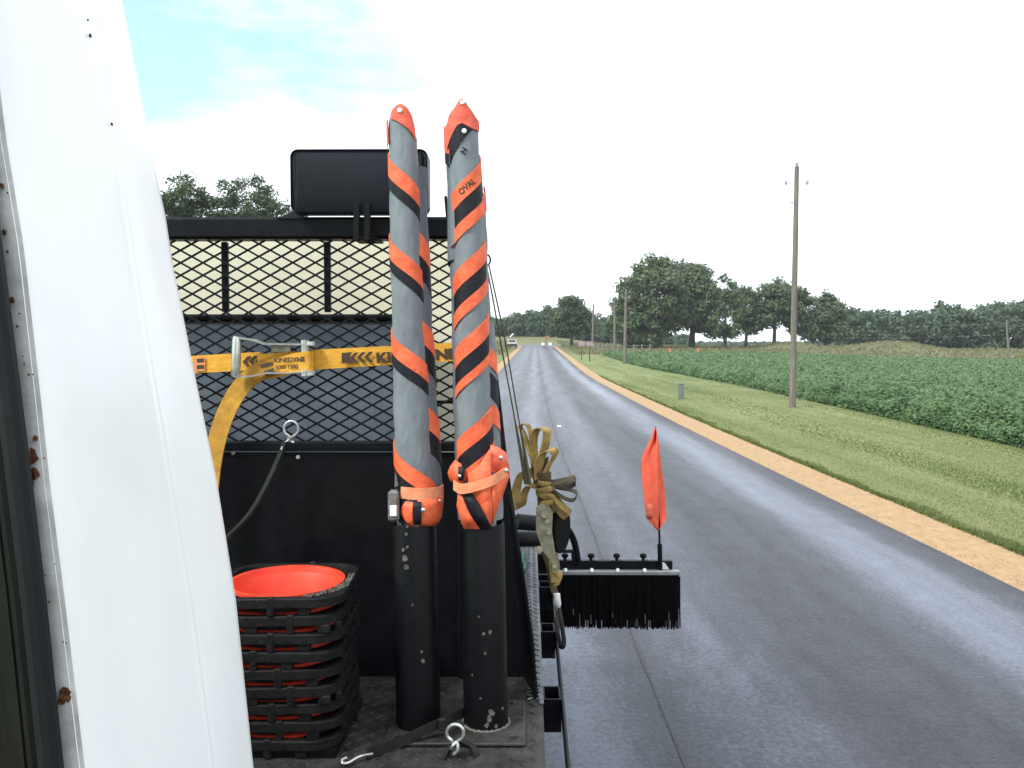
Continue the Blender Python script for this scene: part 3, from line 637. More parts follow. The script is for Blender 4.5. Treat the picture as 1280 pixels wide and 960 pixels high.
# ================================================================== WORK TRUCK
TR = empty('work_truck', (0, 0, 0)); tag(TR, 'black flatbed work truck with white cab edge, tread plate deck and mesh headboard', 'truck')
def part(mb, name, m, parent=TR, auto=True, **kw): return mb.build(name, m, parent, auto)
U0 = [(0, -42), (310, 0), (480, 22), (600, 37), (750, 55), (960, 77)]
U1 = [(0, -14), (175, 8), (310, 30), (480, 49), (600, 62), (750, 81), (960, 106)]
U2 = [(0, 118), (175, 145), (330, 167), (480, 192), (600, 212), (750, 237), (960, 265)]
U3 = [(0, 153), (115, 176), (225, 197), (270, 207), (330, 216), (400, 230), (480, 246), (600, 271), (750, 295), (960, 317)]
rows = list(range(-420, 1800, 30)); cp = MB(); cols = None
for v in rows:
    a = P(interp(U1, v), v, .62); c = P(interp(U2, v), v, .83); e = P(interp(U3, v), v, .955)
    r_ = [a+Vector((-.002, -.004, 0)), a+Vector((.002, .004, 0))]
    for t in (.2, .4, .6, .8, .9, .95): q = a.lerp(c, t); q.x += .0015*math.sin(t*math.pi); r_.append(q)
    r_ += [c+Vector((0, -.003, 0)), c+Vector((.0004, 0, 0)), c+Vector((.0004, .003, 0)), c+Vector((-.0006, .007, 0)), c+Vector((-.0003, .010, 0)), c+Vector((0, .018, 0))]
    r_ += [c.lerp(e, .5)+Vector((.001, 0, 0)), c.lerp(e, .8)+Vector((.0007, 0, 0)), c.lerp(e, .93)+Vector((.0003, 0, 0)), e, e+Vector((-.006, .008, 0)), e+Vector((-.02, .016, 0)), e+Vector((-.05, .020, 0)), e+Vector((-.3, .03, 0)), Vector((-2.0, e.y+.03, e.z))]
    cols = len(r_); cp.v += [tuple(x) for x in r_]
cp.f = [(j*cols+i, j*cols+i+1, (j+1)*cols+i+1, (j+1)*cols+i) for j in range(len(rows)-1) for i in range(cols-1)]; cp.sm = [True]*len(cp.f)
cabp = part(cp, 'cab_corner_panel', 'white_paint'); cabp['label'] = 'white cab corner panel with a vertical crease'
fl = MB()
for v in rows:
    a = P(interp(U0, v), v, .615); c = P(interp(U1, v), v, .618); fl.v += [tuple(a+Vector((-.004, .012, 0))), tuple(a), tuple(a.lerp(c, .55)+Vector((0, -.002, 0))), tuple(c)]
fl.f = [(j*4+i, j*4+i+1, j*4+5+i, j*4+4+i) for j in range(len(rows)-1) for i in range(3)]; fl.sm = [True]*len(fl.f)
flo = part(fl, 'door_flange', 'flange'); flo['label'] = 'door flange with shade put into its grey, and rust spots'
def blob(c, n_ax, r, k=9):
    n_ = Vector(n_ax).normalized(); a = n_.cross(Vector((0, 0, 1))).normalized(); b = n_.cross(a); pts = []
    for i in range(k):
        th = 2*math.pi*i/k; rr = r*random.uniform(.6, 1.15); pts.append(c+a*math.cos(th)*rr+b*math.sin(th)*rr*1.25)
    return MB().prism(pts, n_*.0012)
for (u, v, r) in ((3, 232, 3), (6, 290, 3.2), (15, 375, 3.6), (22, 408, 1.5), (45, 548, 3.5), (41, 570, 8), (36, 573, 4), (44, 592, 8), (39, 603, 4), (81, 869, 8), (77, 876, 5), (86, 872, 5), (50, 694, 2.0), (62, 752, 1.5)):
    fu = (u-interp(U0, v))/(interp(U1, v)-interp(U0, v))
    yy = .613
    part(blob(P(u, v, yy), (0.05, -1, 0), r/FPX*.62), 'rust_spot', 'rust', flo)
for _ in range(16):
    v = random.uniform(220, 940); u = interp(U0, v)+random.uniform(.1, .95)*(interp(U1, v)-interp(U0, v)); part(blob(P(u, v, .613), (0.05, -1, 0), random.uniform(.5, 1.4)/FPX*.62), 'rust_spot', 'rust', flo)
for (u, v, r) in ((136, 155, 2.0), (109, 45, 2.2), (107, 25, 1.2)):
    y_ = .80; cc = P(u, v, y_); t = (u-interp(U1, v))/(interp(U2, v)-interp(U1, v)); q = P(interp(U1, v), v, .62).lerp(P(interp(U2, v), v, .83), .88); 
    q = P(interp(U1, v), v, .62); w_ = P(interp(U2, v), v, .83)
    # the point of the panel seen at (u, v)
    best = min((q.lerp(w_, k/60) for k in range(61)), key=lambda s: abs((CAM+(s-CAM)).x*1.0-(ray(u, v)*(s.y/ray(u, v).y)).x)); t = (best-q).length/(w_-q).length
    part(blob(best+Vector((.0015*math.sin(t*math.pi)+.0015, 0, 0)), (1, -.05, .05), r/FPX*.8), 'paint_chip', 'trim', cabp)
ws = MB(); ws.tube([P(interp(U0, v)-13, v, .60) for v in rows], .0085, 10); part(ws, 'weatherstrip', 'rubber')
ws = MB(); ws.tube([P(interp(U0, v)-30, v, .605) for v in rows], .0065, 8); part(ws, 'weatherstrip', 'trim')
tm = MB()
for v in rows:
    a = P(interp(U0, v)-4, v, .622); b = P(interp(U0, v)-46, v, .60); c = P(interp(U0, v)-70, v, .64); d = c+Vector((-.45, .05, 0)); tm.v += [tuple(d), tuple(c), tuple(b), tuple(a)]
tm.f = [(j*4+i, j*4+i+1, j*4+5+i, j*4+4+i) for j in range(len(rows)-1) for i in range(3)]; tm.sm = [True]*len(tm.f)
part(tm, 'door_opening_trim', 'trim')
# ---- deck
DZ = 1.0
def ex(y): return .062+.010*(y-1.98)
HX0, HX1, HY0, HY1 = -.762, -.462, 2.0, 2.30      # opening under the cone stack
def quad_plate(mb, x0, y0, x1, y1, rightedge=False):
    xr = [ex(y0), ex(y1)] if rightedge else [x1, x1]
    poly = [(x0, y0, DZ-.01), (xr[0], y0, DZ-.01), (xr[1], y1, DZ-.01), (x0, y1, DZ-.01)]; mb.prism(poly, (0, 0, .01))
dk = MB(); quad_plate(dk, -2.3, 1.15, 0, HY0, True); quad_plate(dk, -2.3, HY1, 0, 4.72, True); quad_plate(dk, -2.3, HY0, HX0, HY1); quad_plate(dk, HX1, HY0, 0, HY1, True)
part(dk, 'deck_plate', 'tread')
lg = MB(); sx_ = .026
for j in range(int((2.50-1.75)/sx_)):
    for i in range(int(1.1/sx_)):
        x = -.98+i*sx_+(.0 if j % 2 else 0); y = 1.75+j*sx_
        if x > ex(y)-.012 or (HX0-.02 < x < HX1+.02 and HY0-.02 < y < HY1+.02): continue
        a = math.radians(45 if (i+j) % 2 else -45); c, s_ = math.cos(a), math.sin(a); L, w_ = .0125, .0035
        pts = [(x+c*L, y+s_*L), (x-s_*w_, y+c*w_), (x-c*L, y-s_*L), (x+s_*w_, y-c*w_)]
        o_ = len(lg.v); lg.v += [(p_[0], p_[1], DZ+.0002) for p_ in pts]+[(x+(p_[0]-x)*.55, y+(p_[1]-y)*.55, DZ+.0030) for p_ in pts]
        lg.f += [(o_+4, o_+5, o_+6, o_+7)]+[(o_+k, o_+(k+1) % 4, o_+4+(k+1) % 4, o_+4+k) for k in range(4)]; lg.sm += [False]*5
q = part(lg, 'tread_lug', 'tread'); q['kind'] = 'stuff'
# outer strip of the deck with worn bright lugs
es = MB(); es.prism([(ex(2.36)-.010, 2.30, DZ+.001), (ex(2.30)+.002, 2.30, DZ+.001), (ex(4.7)+.002, 4.7, DZ+.001), (ex(4.7)-.062, 4.7, DZ+.001)], (0, 0, .003)); part(es, 'edge_strip', 'tread_edge')
lg = MB()
for j in range(int(2.36/.024)):
    y = 2.33+j*.024
    for i in range(2):
        x = ex(y)-.014-i*.022-(0.003 if j % 2 else 0); a = math.radians(35 if (i+j) % 2 else -35); c, s_ = math.cos(a), math.sin(a); L, w_ = .0115, .0035
        pts = [(x+c*L, y+s_*L), (x-s_*w_, y+c*w_), (x-c*L, y-s_*L), (x+s_*w_, y-c*w_)]
        o_ = len(lg.v); lg.v += [(p_[0], p_[1], DZ+.0042) for p_ in pts]+[(x+(p_[0]-x)*.55, y+(p_[1]-y)*.55, DZ+.0075) for p_ in pts]
        lg.f += [(o_+4, o_+5, o_+6, o_+7)]+[(o_+k, o_+(k+1) % 4, o_+4+(k+1) % 4, o_+4+k) for k in range(4)]; lg.sm += [False]*5
q = part(lg, 'tread_lug', 'tread_edge'); q['kind'] = 'stuff'
sk = MB(); sk.prism([(ex(1.15)-.03, 1.15, .78), (ex(1.15)-.004, 1.15, .78), (ex(4.72)-.004, 4.72, .78), (ex(4.72)-.03, 4.72, .78)], (0, 0, .208)); part(sk, 'side_beam', 'black_matte')
MB_ = MB(); MB_.box((-2.29, 1.16, .80), (-.05, 1.26, .985)); MB_.box((-1.9, 1.2, .55), (-.5, 4.6, .80)); part(MB_, 'chassis', 'black_matte')
wr_ = MB()
for (x0_, y0_, x1_, y1_) in ((HX0-.012, HY0-.012, HX1+.012, HY0+.004), (HX0-.012, HY1-.004, HX1+.012, HY1+.012), (HX0-.012, HY0+.004, HX0+.004, HY1-.004), (HX1-.004, HY0+.004, HX1+.012, HY1-.004)): part(MB().box((x0_, y0_, DZ+.0005), (x1_, y1_, DZ+.022)), 'cone_well_rim', 'black_matte')
# ---- rub rail and stake pockets
def rx(y): return ex(y)+.060+.002*(y-2)
rl = MB(); yr = [1.3+i*.25 for i in range(14)]
for y in yr: rl.v += [(rx(y)-.006, y, DZ-.075), (rx(y), y, DZ-.075), (rx(y), y, DZ-.002), (rx(y)-.006, y, DZ-.002)]
rl.f = [(j*4+i, j*4+(i+1) % 4, j*4+4+(i+1) % 4, j*4+4+i) for j in range(len(yr)-1) for i in range(4)]+[(3, 2, 1, 0)]; rl.sm = [False]*len(rl.f)
part(rl, 'rub_rail', 'black_paint')
for y0 in (1.80, 2.345, 2.915, 3.47, 4.03, 4.58):
    y1 = y0+.095; pk_ = MB(); a, b = ex(y0)+.001, rx(y0)-.007; zt, zb, w_ = DZ-.004, DZ-.10, .006
    pk_.box((a, y0, zb), (b, y0+w_, zt)); pk_.box((a, y1-w_, zb), (b, y1, zt)); pk_.box((a, y0+w_, zb), (a+w_, y1-w_, zt)); pk_.box((b-w_, y0+w_, zb), (b, y1-w_, zt)); pk_.box((a+w_, y0+w_, zb), (b-w_, y1-w_, zb+.004))
    part(pk_, 'stake_pocket', 'black_paint')
# ---- headboard
HY = 2.50
def hz(v, Y=HY): return 2+(436-v)/FPX*Y
def hx(u, Y=HY): return (u-650)/FPX*Y
XR = hx(572); 
o = MB().box((-2.25, HY-.035, hz(301)), (hx(566), HY+.035, hz(274)), None, .008); part(o, 'top_bar', 'black_paint')
o = MB().box((-2.25, HY-.018, hz(564)), (XR, HY+.018, hz(552)), None, .004); part(o, 'lower_bar', 'black_paint')
o = MB().box((hx(572), HY-.02, DZ), (hx(586), HY+.02, hz(310)), None, .004); part(o, 'end_post', 'black_paint')
o = MB().prism([Vector((-2.25, HY-.004, DZ+.001)), Vector((.020, HY-.004, DZ+.001)), Vector((hx(646), HY-.004, hz(700))), Vector((hx(627), HY-.004, hz(566))), Vector((-2.25, HY-.004, hz(566)))], (0, .008, 0)); part(o, 'back_wall', 'black_paint')
ms_ = MB(); x0, x1, z0, z1 = -2.2, hx(572), hz(553), hz(301); dx_, dz_ = .0675, .0372
slope = dz_/dx_
for sgn in (1, -1):
    c = -4.0
    k0 = int((z0-3.5)/dz_)
    for k in range(-120, 160):
        # line z = zc + sgn*slope*(x - x0)
        zc = z0+k*dz_
        xa, xb = x0, x1
        za, zb = zc+sgn*slope*(xa-x0), zc+sgn*slope*(xb-x0)
        # clip in z
        pts = []
        def xat(z): return x0+(z-zc)/(sgn*slope)
        lo, hi = sorted((xat(z0), xat(z1))); xa, xb = max(x0, lo), min(x1, hi)
        if xb-xa < .02: continue
        za, zb = zc+sgn*slope*(xa-x0), zc+sgn*slope*(xb-x0)
        d = Vector((xb-xa, 0, zb-za)).normalized(); n_ = Vector((-d.z, 0, d.x))*.0028; yo = HY+(.0015 if sgn > 0 else -.0020)
        p0, p1 = Vector((xa, yo-.002, za)), Vector((xb, yo-.002, zb)); ms_.prism([p0-n_, p1-n_, p1+n_, p0+n_], (0, .0040, 0))
part(ms_, 'mesh_panel', 'mesh_steel')
for u in (279, 408): o = MB().box((hx(u-4), HY+.012, hz(390)), (hx(u+4), HY+.03, hz(302)), None, .003); part(o, 'mesh_stiffener', 'black_paint')
for u in (175, 70, -30, -140): o = MB().box((hx(u-5), HY+.012, hz(560)), (hx(u+5), HY+.03, hz(302)), None, .003); part(o, 'mesh_stiffener', 'black_paint')
o = MB().box((hx(540), HY+.010, hz(505)), (hx(573), HY+.022, hz(501))); part(o, 'cross_wire', 'black_paint')
# raked side gusset
gs = MB(); A = [(.052, 2.33, DZ+.005), P(667, 800, 2.38), P(655, 715, 2.43), P(642, 630, 2.49), P(634, 575, 2.53), P(628, 535, 2.55), P(622, 545, 2.60), (-.01, 2.62, DZ+.005)]
gs.prism(A, (-.008, .002, 0)); part(gs, 'side_gusset', 'black_paint')
gs = MB().tube([P(634, 590, 2.53), P(624, 500, 2.53), P(612, 400, 2.53), P(606, 330, 2.53)], .005, 8); part(gs, 'stay_rod', 'black_paint')
hk = MB().tube([P(603, 322, 2.53)]+[P(608+5*math.sin(a), 325-7*math.cos(a), 2.53) for a in np.linspace(0, 5.2, 12)], .0032, 6); part(hk, 'cord_hook', 'black_matte')
# black box on top bar
bxY = 2.43
hb = MB(); x0, x1, zt, zb = hx(365, bxY), hx(536, bxY), hz(189, bxY), hz(267, bxY)
def rrect(x0, z0, x1, z1, r, y, n=5):
    pts = []
    for (cx_, cz_, a0) in ((x1-r, z1-r, 0), (x0+r, z1-r, 90), (x0+r, z0+r, 180), (x1-r, z0+r, 270)):
        for i in range(n+1):
            a = math.radians(a0+90*i/n); pts.append(Vector((cx_+r*math.cos(a), y, cz_+r*math.sin(a))))
    return pts
def loft(loops, cap0=True, cap1=True, smooth=False):
    mb = MB(); n = len(loops[0])
    for l in loops: mb.v += [tuple(p) for p in l]
    for k in range(len(loops)-1):
        for i in range(n): mb.f.append((k*n+i, k*n+(i+1) % n, (k+1)*n+(i+1) % n, (k+1)*n+i)); mb.sm.append(smooth)
    if cap0: mb.f.append(tuple(range(n-1, -1, -1))); mb.sm.append(False)
    if cap1: mb.f.append(tuple((len(loops)-1)*n+i for i in range(n))); mb.sm.append(False)
    return mb
e_ = .012
hb = loft([rrect(x0+.02, zb+.045, x1-.02, zt-.016, .012, bxY-.014), rrect(x0+.012, zb+.008, x1-.012, zt-.008, .016, bxY), rrect(x0+.003, zb+.003, x1-.003, zt-.003, .02, bxY+.002), rrect(x0+.001, zb+.001, x1-.001, zt-.001, .022, bxY-.006), rrect(x0, zb, x1, zt, .022, bxY+.0), rrect(x0, zb, x1, zt, .022, bxY+.06)])
hbo = part(hb, 'warning_light_housing', 'housing'); hbo['label'] = 'flat black rectangular housing mounted on the top bar'
for u in (449, 462): o = MB().box((hx(u-4, bxY), bxY-.03, hz(304, bxY)), (hx(u+4, bxY), bxY-.016, hz(258, bxY)), None, .003); part(o, 'bracket', 'black_matte')
o = MB().box((hx(440, bxY), HY-.05, hz(303)), (hx(472, bxY), HY+.05, hz(302)+.006), None, .002); part(o, 'bracket_clamp', 'black_matte')
o = MB().prism([P(345, 273, 2.46), P(372, 262, 2.46), P(372, 240, 2.46), P(380, 240, 2.46), P(380, 273, 2.46)], (0, .05, 0)); part(o, 'housing_foot', 'housing')
o = MB().prism([P(555, 246, 2.46), P(558, 244, 2.46), P(566, 300, 2.46), P(560, 303, 2.46)], (0, .02, 0)); part(o, 'bar_end_tab', 'black_matte')
# bolts + chip
for u, v in ((373, 571), (292, 566)): part(MB().disc(P(u, v, HY-.012), .006, (0, -1, 0), .006, 8), 'bolt', 'steel')
# ---- pipes
PY = 2.165
for (ub, ut) in ((521, 517), (607, 602)):
    xb, xt = hx(ub, PY), hx(ut, PY); zt = hz(655, PY); a = Vector((xb, PY, DZ+.008)); b_ = Vector((xt, PY, zt)); ax = (b_-a).normalized(); L = (b_-a).length; R_ = .0587
    pm = MB().lathe([(R_, 0), (R_, L-.002), (R_-.001, L), (R_-.005, L), (R_-.006, L-.002), (R_-.006, .02), (0, .02)], a, 40, axis=ax)
    po = part(pm, 'sign_tube', 'pipe_paint', auto=True)
    sp_list = ([(612, 795, 3), (604, 797, 2.4), (606, 822, 2), (613, 898, 4.5), (611, 907, 5), (616, 900, 3), (608, 915, 4), (620, 916, 3), (628, 893, 3), (600, 880, 2), (590, 850, 1.5), (598, 775, 1.5)] if ub > 560 else [(505, 700, 5), (507, 712, 4.5), (503, 690, 3), (508, 686, 2.5), (527, 832, 3), (525, 820, 1.8), (514, 760, 1.6), (507, 670, 2.5), (508, 660, 2)])
    for (u, v, r) in sp_list:
        # chip lying on the pipe surface
        d = ray(u, v); z_ = hz(v, PY-.05); cxx = xb+(xt-xb)*(z_-DZ)/(zt-DZ)
        xx = (u-650)/FPX*(PY-.05); dxx = max(-.05, min(.05, xx-cxx)); yy = PY-math.sqrt(R_**2-dxx**2)
        xx = (u-650)/FPX*yy; dxx = max(-.052, min(.052, xx-cxx)); yy = PY-math.sqrt(R_**2-dxx**2)
        nrm = Vector((dxx, yy-PY, 0)).normalized(); part(blob(Vector((cxx+dxx, yy, 2+(436-v)/FPX*yy))+nrm*.0006, nrm, r/FPX*1.75, 9), 'paint_chip', 'rust' if random.random() < .15 else 'chip', po)
bp_ = MB(); bp_.box((hx(478, 2.08), 2.045, DZ+.0035), (hx(657, 2.06), 2.31, DZ+.0115), None, .002); part(bp_, 'base_plate', 'tread')
for (x, y) in ((hx(641, 2.07), 2.075), (hx(641, 2.07), 2.28), (hx(492, 2.07), 2.075)): part(MB().tube([(x, y, DZ+.0115), (x, y, DZ+.020)], .010, 6, smooth=False), 'bolt', 'tread')
wl = MB()
for xb in (hx(607, PY),): wl.tube([(xb+math.cos(a)*.061, PY+math.sin(a)*.061, DZ+.013+.001*math.sin(a*23)) for a in np.linspace(math.pi*.9, math.pi*2.2, 50)], [.0035+.0012*math.sin(i*2.7) for i in range(50)], 6); 
part(wl, 'weld_bead', 'chip')
# ---- things standing behind the mesh
tk = empty('cream_tank', (-1.2, 3.3, DZ)); tag(tk, 'cream coloured box body seen through the upper black mesh', 'tank')
o = MB().box((-2.2, 3.0, DZ+.001), (-.165, 3.55, 2.42), None, .03); o.build('shell', 'cream', tk)
MB().box((-2.21, 3.01, 2.4205), (-.175, 3.56, 2.428), None, .003).build('lid', 'cream', tk)
reloc(tk, (-1.2, 3.3, DZ))
sb_ = empty('slate_cabinet', (-1.2, 2.8, DZ)); tag(sb_, 'slate grey cabinet standing right behind the lower black mesh', 'cabinet')
MB().box((-2.1, 2.68, DZ+.001), (hx(521, 2.7), 2.93, hz(402, 2.68)), None, .01).build('body', 'slate', sb_)
MB().box((-2.12, 2.66, hz(402, 2.68)+.001), (hx(524, 2.7), 2.95, hz(393, 2.68)), None, .006).build('lid', 'black_paint', sb_)
reloc(sb_, (-1.2, 2.8, DZ))

# ================================================================== ROLLED SIGNS
def cyl_pt(ax, rad, th, z, off=0):
    """point on the roll: ax(z)->centre; th=0 faces the camera (-Y), positive to +X"""
    c = ax(z); r = rad(z)+off; return Vector((c.x+r*math.sin(th), c.y-r*math.cos(th), z))
def roll(ax, rad, z0, z1, name, m, parent, n=36, k=40, cutf=None, th=.003):
    """tube wall with inner face, top cut z = cutf(theta)"""
    mb = MB(); k2 = k
    for i in range(k2+1):
        t = i/k2
        for j in range(n):
            a = 2*math.pi*j/n; top = cutf(a if a < math.pi else a-2*math.pi) if cutf else z1; z = z0+(top-z0)*t
            wr_ = .0010*math.sin(z*37+a*3)+.0008*math.sin(z*71-a*2)
            mb.v.append(tuple(cyl_pt(ax, rad, a, z, wr_)))
    for i in range(k2):
        for j in range(n): mb.f.append((i*n+j, i*n+(j+1) % n, (i+1)*n+(j+1) % n, (i+1)*n+j)); mb.sm.append(True)
    o_ = len(mb.v)
    for j in range(n):
        v = Vector(mb.v[k2*n+j]); c = ax(v.z); d = Vector((v.x-c.x, v.y-c.y, 0)); mb.v.append(tuple(v-d.normalized()*th)); 
    for j in range(n):
        v = Vector(mb.v[o_+j]); mb.v.append((v.x, v.y, v.z-.25))
    for j in range(n):
        mb.f.append((k2*n+j, k2*n+(j+1) % n, o_+(j+1) % n, o_+j)); mb.sm.append(False)
        mb.f.append((o_+j, o_+(j+1) % n, o_+n+(j+1) % n, o_+n+j)); mb.sm.append(True)
    return mb.build(name, m, parent)
def helix(ax, rad, zc, pitch, sgn, w0, w1, name, m, parent, th0=-math.pi, th1=math.pi, off=.0025, n=44, th=.0022, clip=None):
    """band between z offsets w0..w1 around z = zc + sgn*pitch*theta/2pi; zc is height at theta=0 (facing camera)"""
    mb = MB(); 
    for i in range(n+1):
        a = th0+(th1-th0)*i/n; zz = zc+sgn*pitch*a/(2*math.pi); za, zb = zz+w0, zz+w1
        if clip: za, zb = [min(max(q, clip[0]), clip[1]) for q in (za, zb)]
        for z, of in ((za, off), (zb, off), (zb, off-th), (za, off-th)): mb.v.append(tuple(cyl_pt(ax, rad, a, z, of)))
    for i in range(n):
        for j in range(4): mb.f.append((i*4+j, i*4+(j+1) % 4, i*4+4+(j+1) % 4, i*4+4+j)); mb.sm.append(j in (0, 2))
    mb.f += [(0, 1, 2, 3), (n*4+3, n*4+2, n*4+1, n*4)]; mb.sm += [False]*2
    return mb.build(name, m, parent, True)
def patch(ax, rad, poly, name, m, parent, off=.003, th=.002, sub=10):
    """patch on the roll given as polygon of (theta, z), convex, fan-filled grid"""
    c = (sum(a for a, _ in poly)/len(poly), sum(b for _, b in poly)/len(poly)); mb = MB(); n = len(poly); R = 5
    for s in range(2):
        of = off if s == 0 else off-th
        mb.v.append(tuple(cyl_pt(ax, rad, c[0], c[1], of)))
        for r in range(1, R+1):
            for (a, z) in poly: mb.v.append(tuple(cyl_pt(ax, rad, c[0]+(a-c[0])*r/R, c[1]+(z-c[1])*r/R, of)))
        o_ = s*(1+n*R)
        for i in range(n): mb.f.append((o_, o_+1+i, o_+1+(i+1) % n)); mb.sm.append(True)
        for r in range(R-1):
            for i in range(n): mb.f.append((o_+1+r*n+i, o_+1+(r+1)*n+i, o_+1+(r+1)*n+(i+1) % n, o_+1+r*n+(i+1) % n)); mb.sm.append(True)
    a0 = 1+n*(R-1); b0 = 1+n*R+a0
    for i in range(n): mb.f.append((a0+i, a0+(i+1) % n, b0+(i+1) % n, b0+i)); mb.sm.append(False)
    return mb.build(name, m, parent, True)
def dens(poly, k=4):
    r = []
    for i in range(len(poly)):
        a, b = poly[i], poly[(i+1) % len(poly)]
        for j in range(k): t = j/k; r.append((a[0]+(b[0]-a[0])*t, a[1]+(b[1]-a[1])*t))
    return r
SY = 2.165; SF = SY-.045       # roll axis, visible front surface distance
def zz(v): return 2+(436-v)/FPX*SF
def make_axis(tab):
    """tab of (v, u_centre, width px)"""
    zs = [zz(v) for v, _, _ in tab][::-1]; xs_ = [(u-650)/FPX*SY for _, u, _ in tab][::-1]; rs = [w/2/FPX*SY for _, _, w in tab][::-1]
    def ax(z): return Vector((float(np.interp(z, zs, xs_)), SY, z))
    def rad(z): return float(np.interp(z, zs, rs))
    return ax, rad
def rivet(c, nrm, r, parent, m='white_plastic', name='grommet'):
    n_ = Vector(nrm).normalized(); mb = MB().lathe([(0, .003), (r*.5, .0028), (r, .001), (r, -.001)], c, 12, axis=n_); return mb.build(name, m, parent)
# ---- left roll
RS1 = empty('rolled_sign', (hx(518, SY), SY, 1.35)); tag(RS1, 'rolled grey road sign with orange stripes falling to the right, in the left black tube', 'rolled sign', 'rolled road signs standing in tubes')
ax1, rad1 = make_axis([(120, 504, 34), (180, 505.5, 35), (300, 507.5, 38), (400, 510.5, 40), (500, 514, 45), (600, 518, 49), (700, 520, 46)])
# inner roll peeking out on the right/behind
ax1b = lambda z: ax1(z)+Vector((.021, .022, 0)); rad1b = lambda z: rad1(z)*.92
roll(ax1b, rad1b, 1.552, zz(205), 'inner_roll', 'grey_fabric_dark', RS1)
for vc in (300, 412, 520):
    helix(ax1b, rad1b, zz(vc+10), .23, -1, 0, .06, 'orange_border', 'orange', RS1, .2, 2.6); helix(ax1b, rad1b, zz(vc+10), .23, -1, -.06, 0, 'black_border', 'black_vinyl', RS1, .2, 2.6, .0022)
roll(ax1, rad1, 1.30, zz(170), 'sign_fabric', 'grey_fabric', RS1, cutf=lambda a: zz(162)+.030*math.cos(a+.8))
for vc in (216, 318, 437, 585):
    k = 1.0 if vc < 560 else 1.12
    helix(ax1, rad1, zz(vc+22), .205*k, -1, 0, .047, 'orange_border', 'orange', RS1, off=.0034); helix(ax1, rad1, zz(vc+22), .205*k, -1, -.031, 0, 'black_border', 'black_vinyl', RS1, off=.0026)
patch(ax1, rad1, dens([(-.78, zz(149)), (-.62, zz(141)), (-.3, zz(135)), (.05, zz(132.5)), (.4, zz(136)), (.75, zz(145)), (1.0, zz(160)), (1.08, zz(177)), (.9, zz(171)), (.4, zz(162)), (-.2, zz(154))], 3), 'corner_tongue', 'orange_red', RS1, off=.0045)
rivet(cyl_pt(ax1, rad1, -.02, zz(141), .006), (0, -1, .1), .0062, RS1)
patch(ax1, rad1, dens([(-1.5, zz(152)), (-1.0, zz(150)), (-1.0, zz(178)), (-1.5, zz(186))], 3), 'side_flap', 'orange_red', RS1, off=.006)
# tie band, flaps and buckle
band_ax = lambda z: Vector((hx(523, SY), SY, z)); 
def oval_band(c, rx_, ry_, z0, z1, name, m, parent, tilt=0, th=.003, n=14, ph=0):
    mb = MB()
    for i in range(n):
        a = 2*math.pi*(i+ph)/n
        for z, of in ((z0, 0), (z1, 0), (z1, -th), (z0, -th)):
            mb.v.append((c.x+(rx_+of)*math.cos(a), c.y+(ry_+of)*math.sin(a), z+tilt*math.cos(a)))
    for i in range(n):
        for j in range(4): mb.f.append((i*4+j, i*4+(j+1) % 4, ((i+1) % n)*4+(j+1) % 4, ((i+1) % n)*4+j)); mb.sm.append(False)
    return mb.build(name, m, parent)
cB = Vector((hx(523.5, SY), SY, 0))
oval_band(cB, .0635, .060, zz(625), zz(610), 'tie_band', 'orange_light', RS1, -.002)
# flared orange skirt below the band
def skirt(c, rx_, ry_, z0, z1, a0, a1, name, m, parent, flare=.0, n=12, bul=.004):
    mb = MB()
    for i in range(n+1):
        a = a0+(a1-a0)*i/n
        for k in range(5):
            t = k/4; z = z1+(z0-z1)*t; f = 1+flare*t; b_ = bul*math.sin(t*math.pi)
            mb.v.append((c.x+(rx_*f+b_)*math.cos(a), c.y+(ry_*f+b_)*math.sin(a), z))
    for i in range(n):
        for k in range(4): mb.f.append((i*5+k, (i+1)*5+k, (i+1)*5+k+1, i*5+k+1)); mb.sm.append(True)
    o = mb.build(name, m, parent); sm_ = o.modifiers.new('thickness', 'SOLIDIFY'); sm_.thickness = .0025; return o
skirt(cB, .060, .057, zz(660), zz(624), math.radians(-88), math.radians(15), 'orange_flap', 'orange', RS1, -.18)
skirt(cB, .052, .057, zz(660), zz(628), math.radians(-150), math.radians(-100), 'orange_flap', 'orange', RS1, -.12, bul=.006)
skirt(cB, .056, .060, zz(656), zz(627), math.radians(-98), math.radians(-78), 'black_flap', 'black_vinyl', RS1, -.05, bul=.005)
rivet(Vector((hx(528, 2.1), SY-.066, zz(637))), (.1, -1, 0), .0055, RS1, 'steel', 'rivet')
rivet(Vector((hx(549, 2.13), SY-.035, zz(628))), (.6, -1, 0), .004, RS1, 'steel', 'rivet')
bk = MB(); bk.box((hx(484, SF), SF-.012, zz(653)), (hx(498, SF), SF+.02, zz(614)), None, .006); bk.build('buckle', 'clear', RS1)
bk = MB(); bk.box((hx(487, SF), SF-.016, zz(646)), (hx(496, SF), SF-.010, zz(632)), None, .002); bk.build('buckle_tab', 'white_plastic', RS1)
bk = MB(); bk.prism([P(494, 589, SF), P(498, 607, SF), P(493, 609, SF)], (0, .003, 0)); bk.build('tie_end', 'clear', RS1)
helix(ax1, rad1, zz(585), .2, -1, -.17, -.04, 'black_border', 'black_vinyl', RS1, -1.5, -.35, off=.0032)
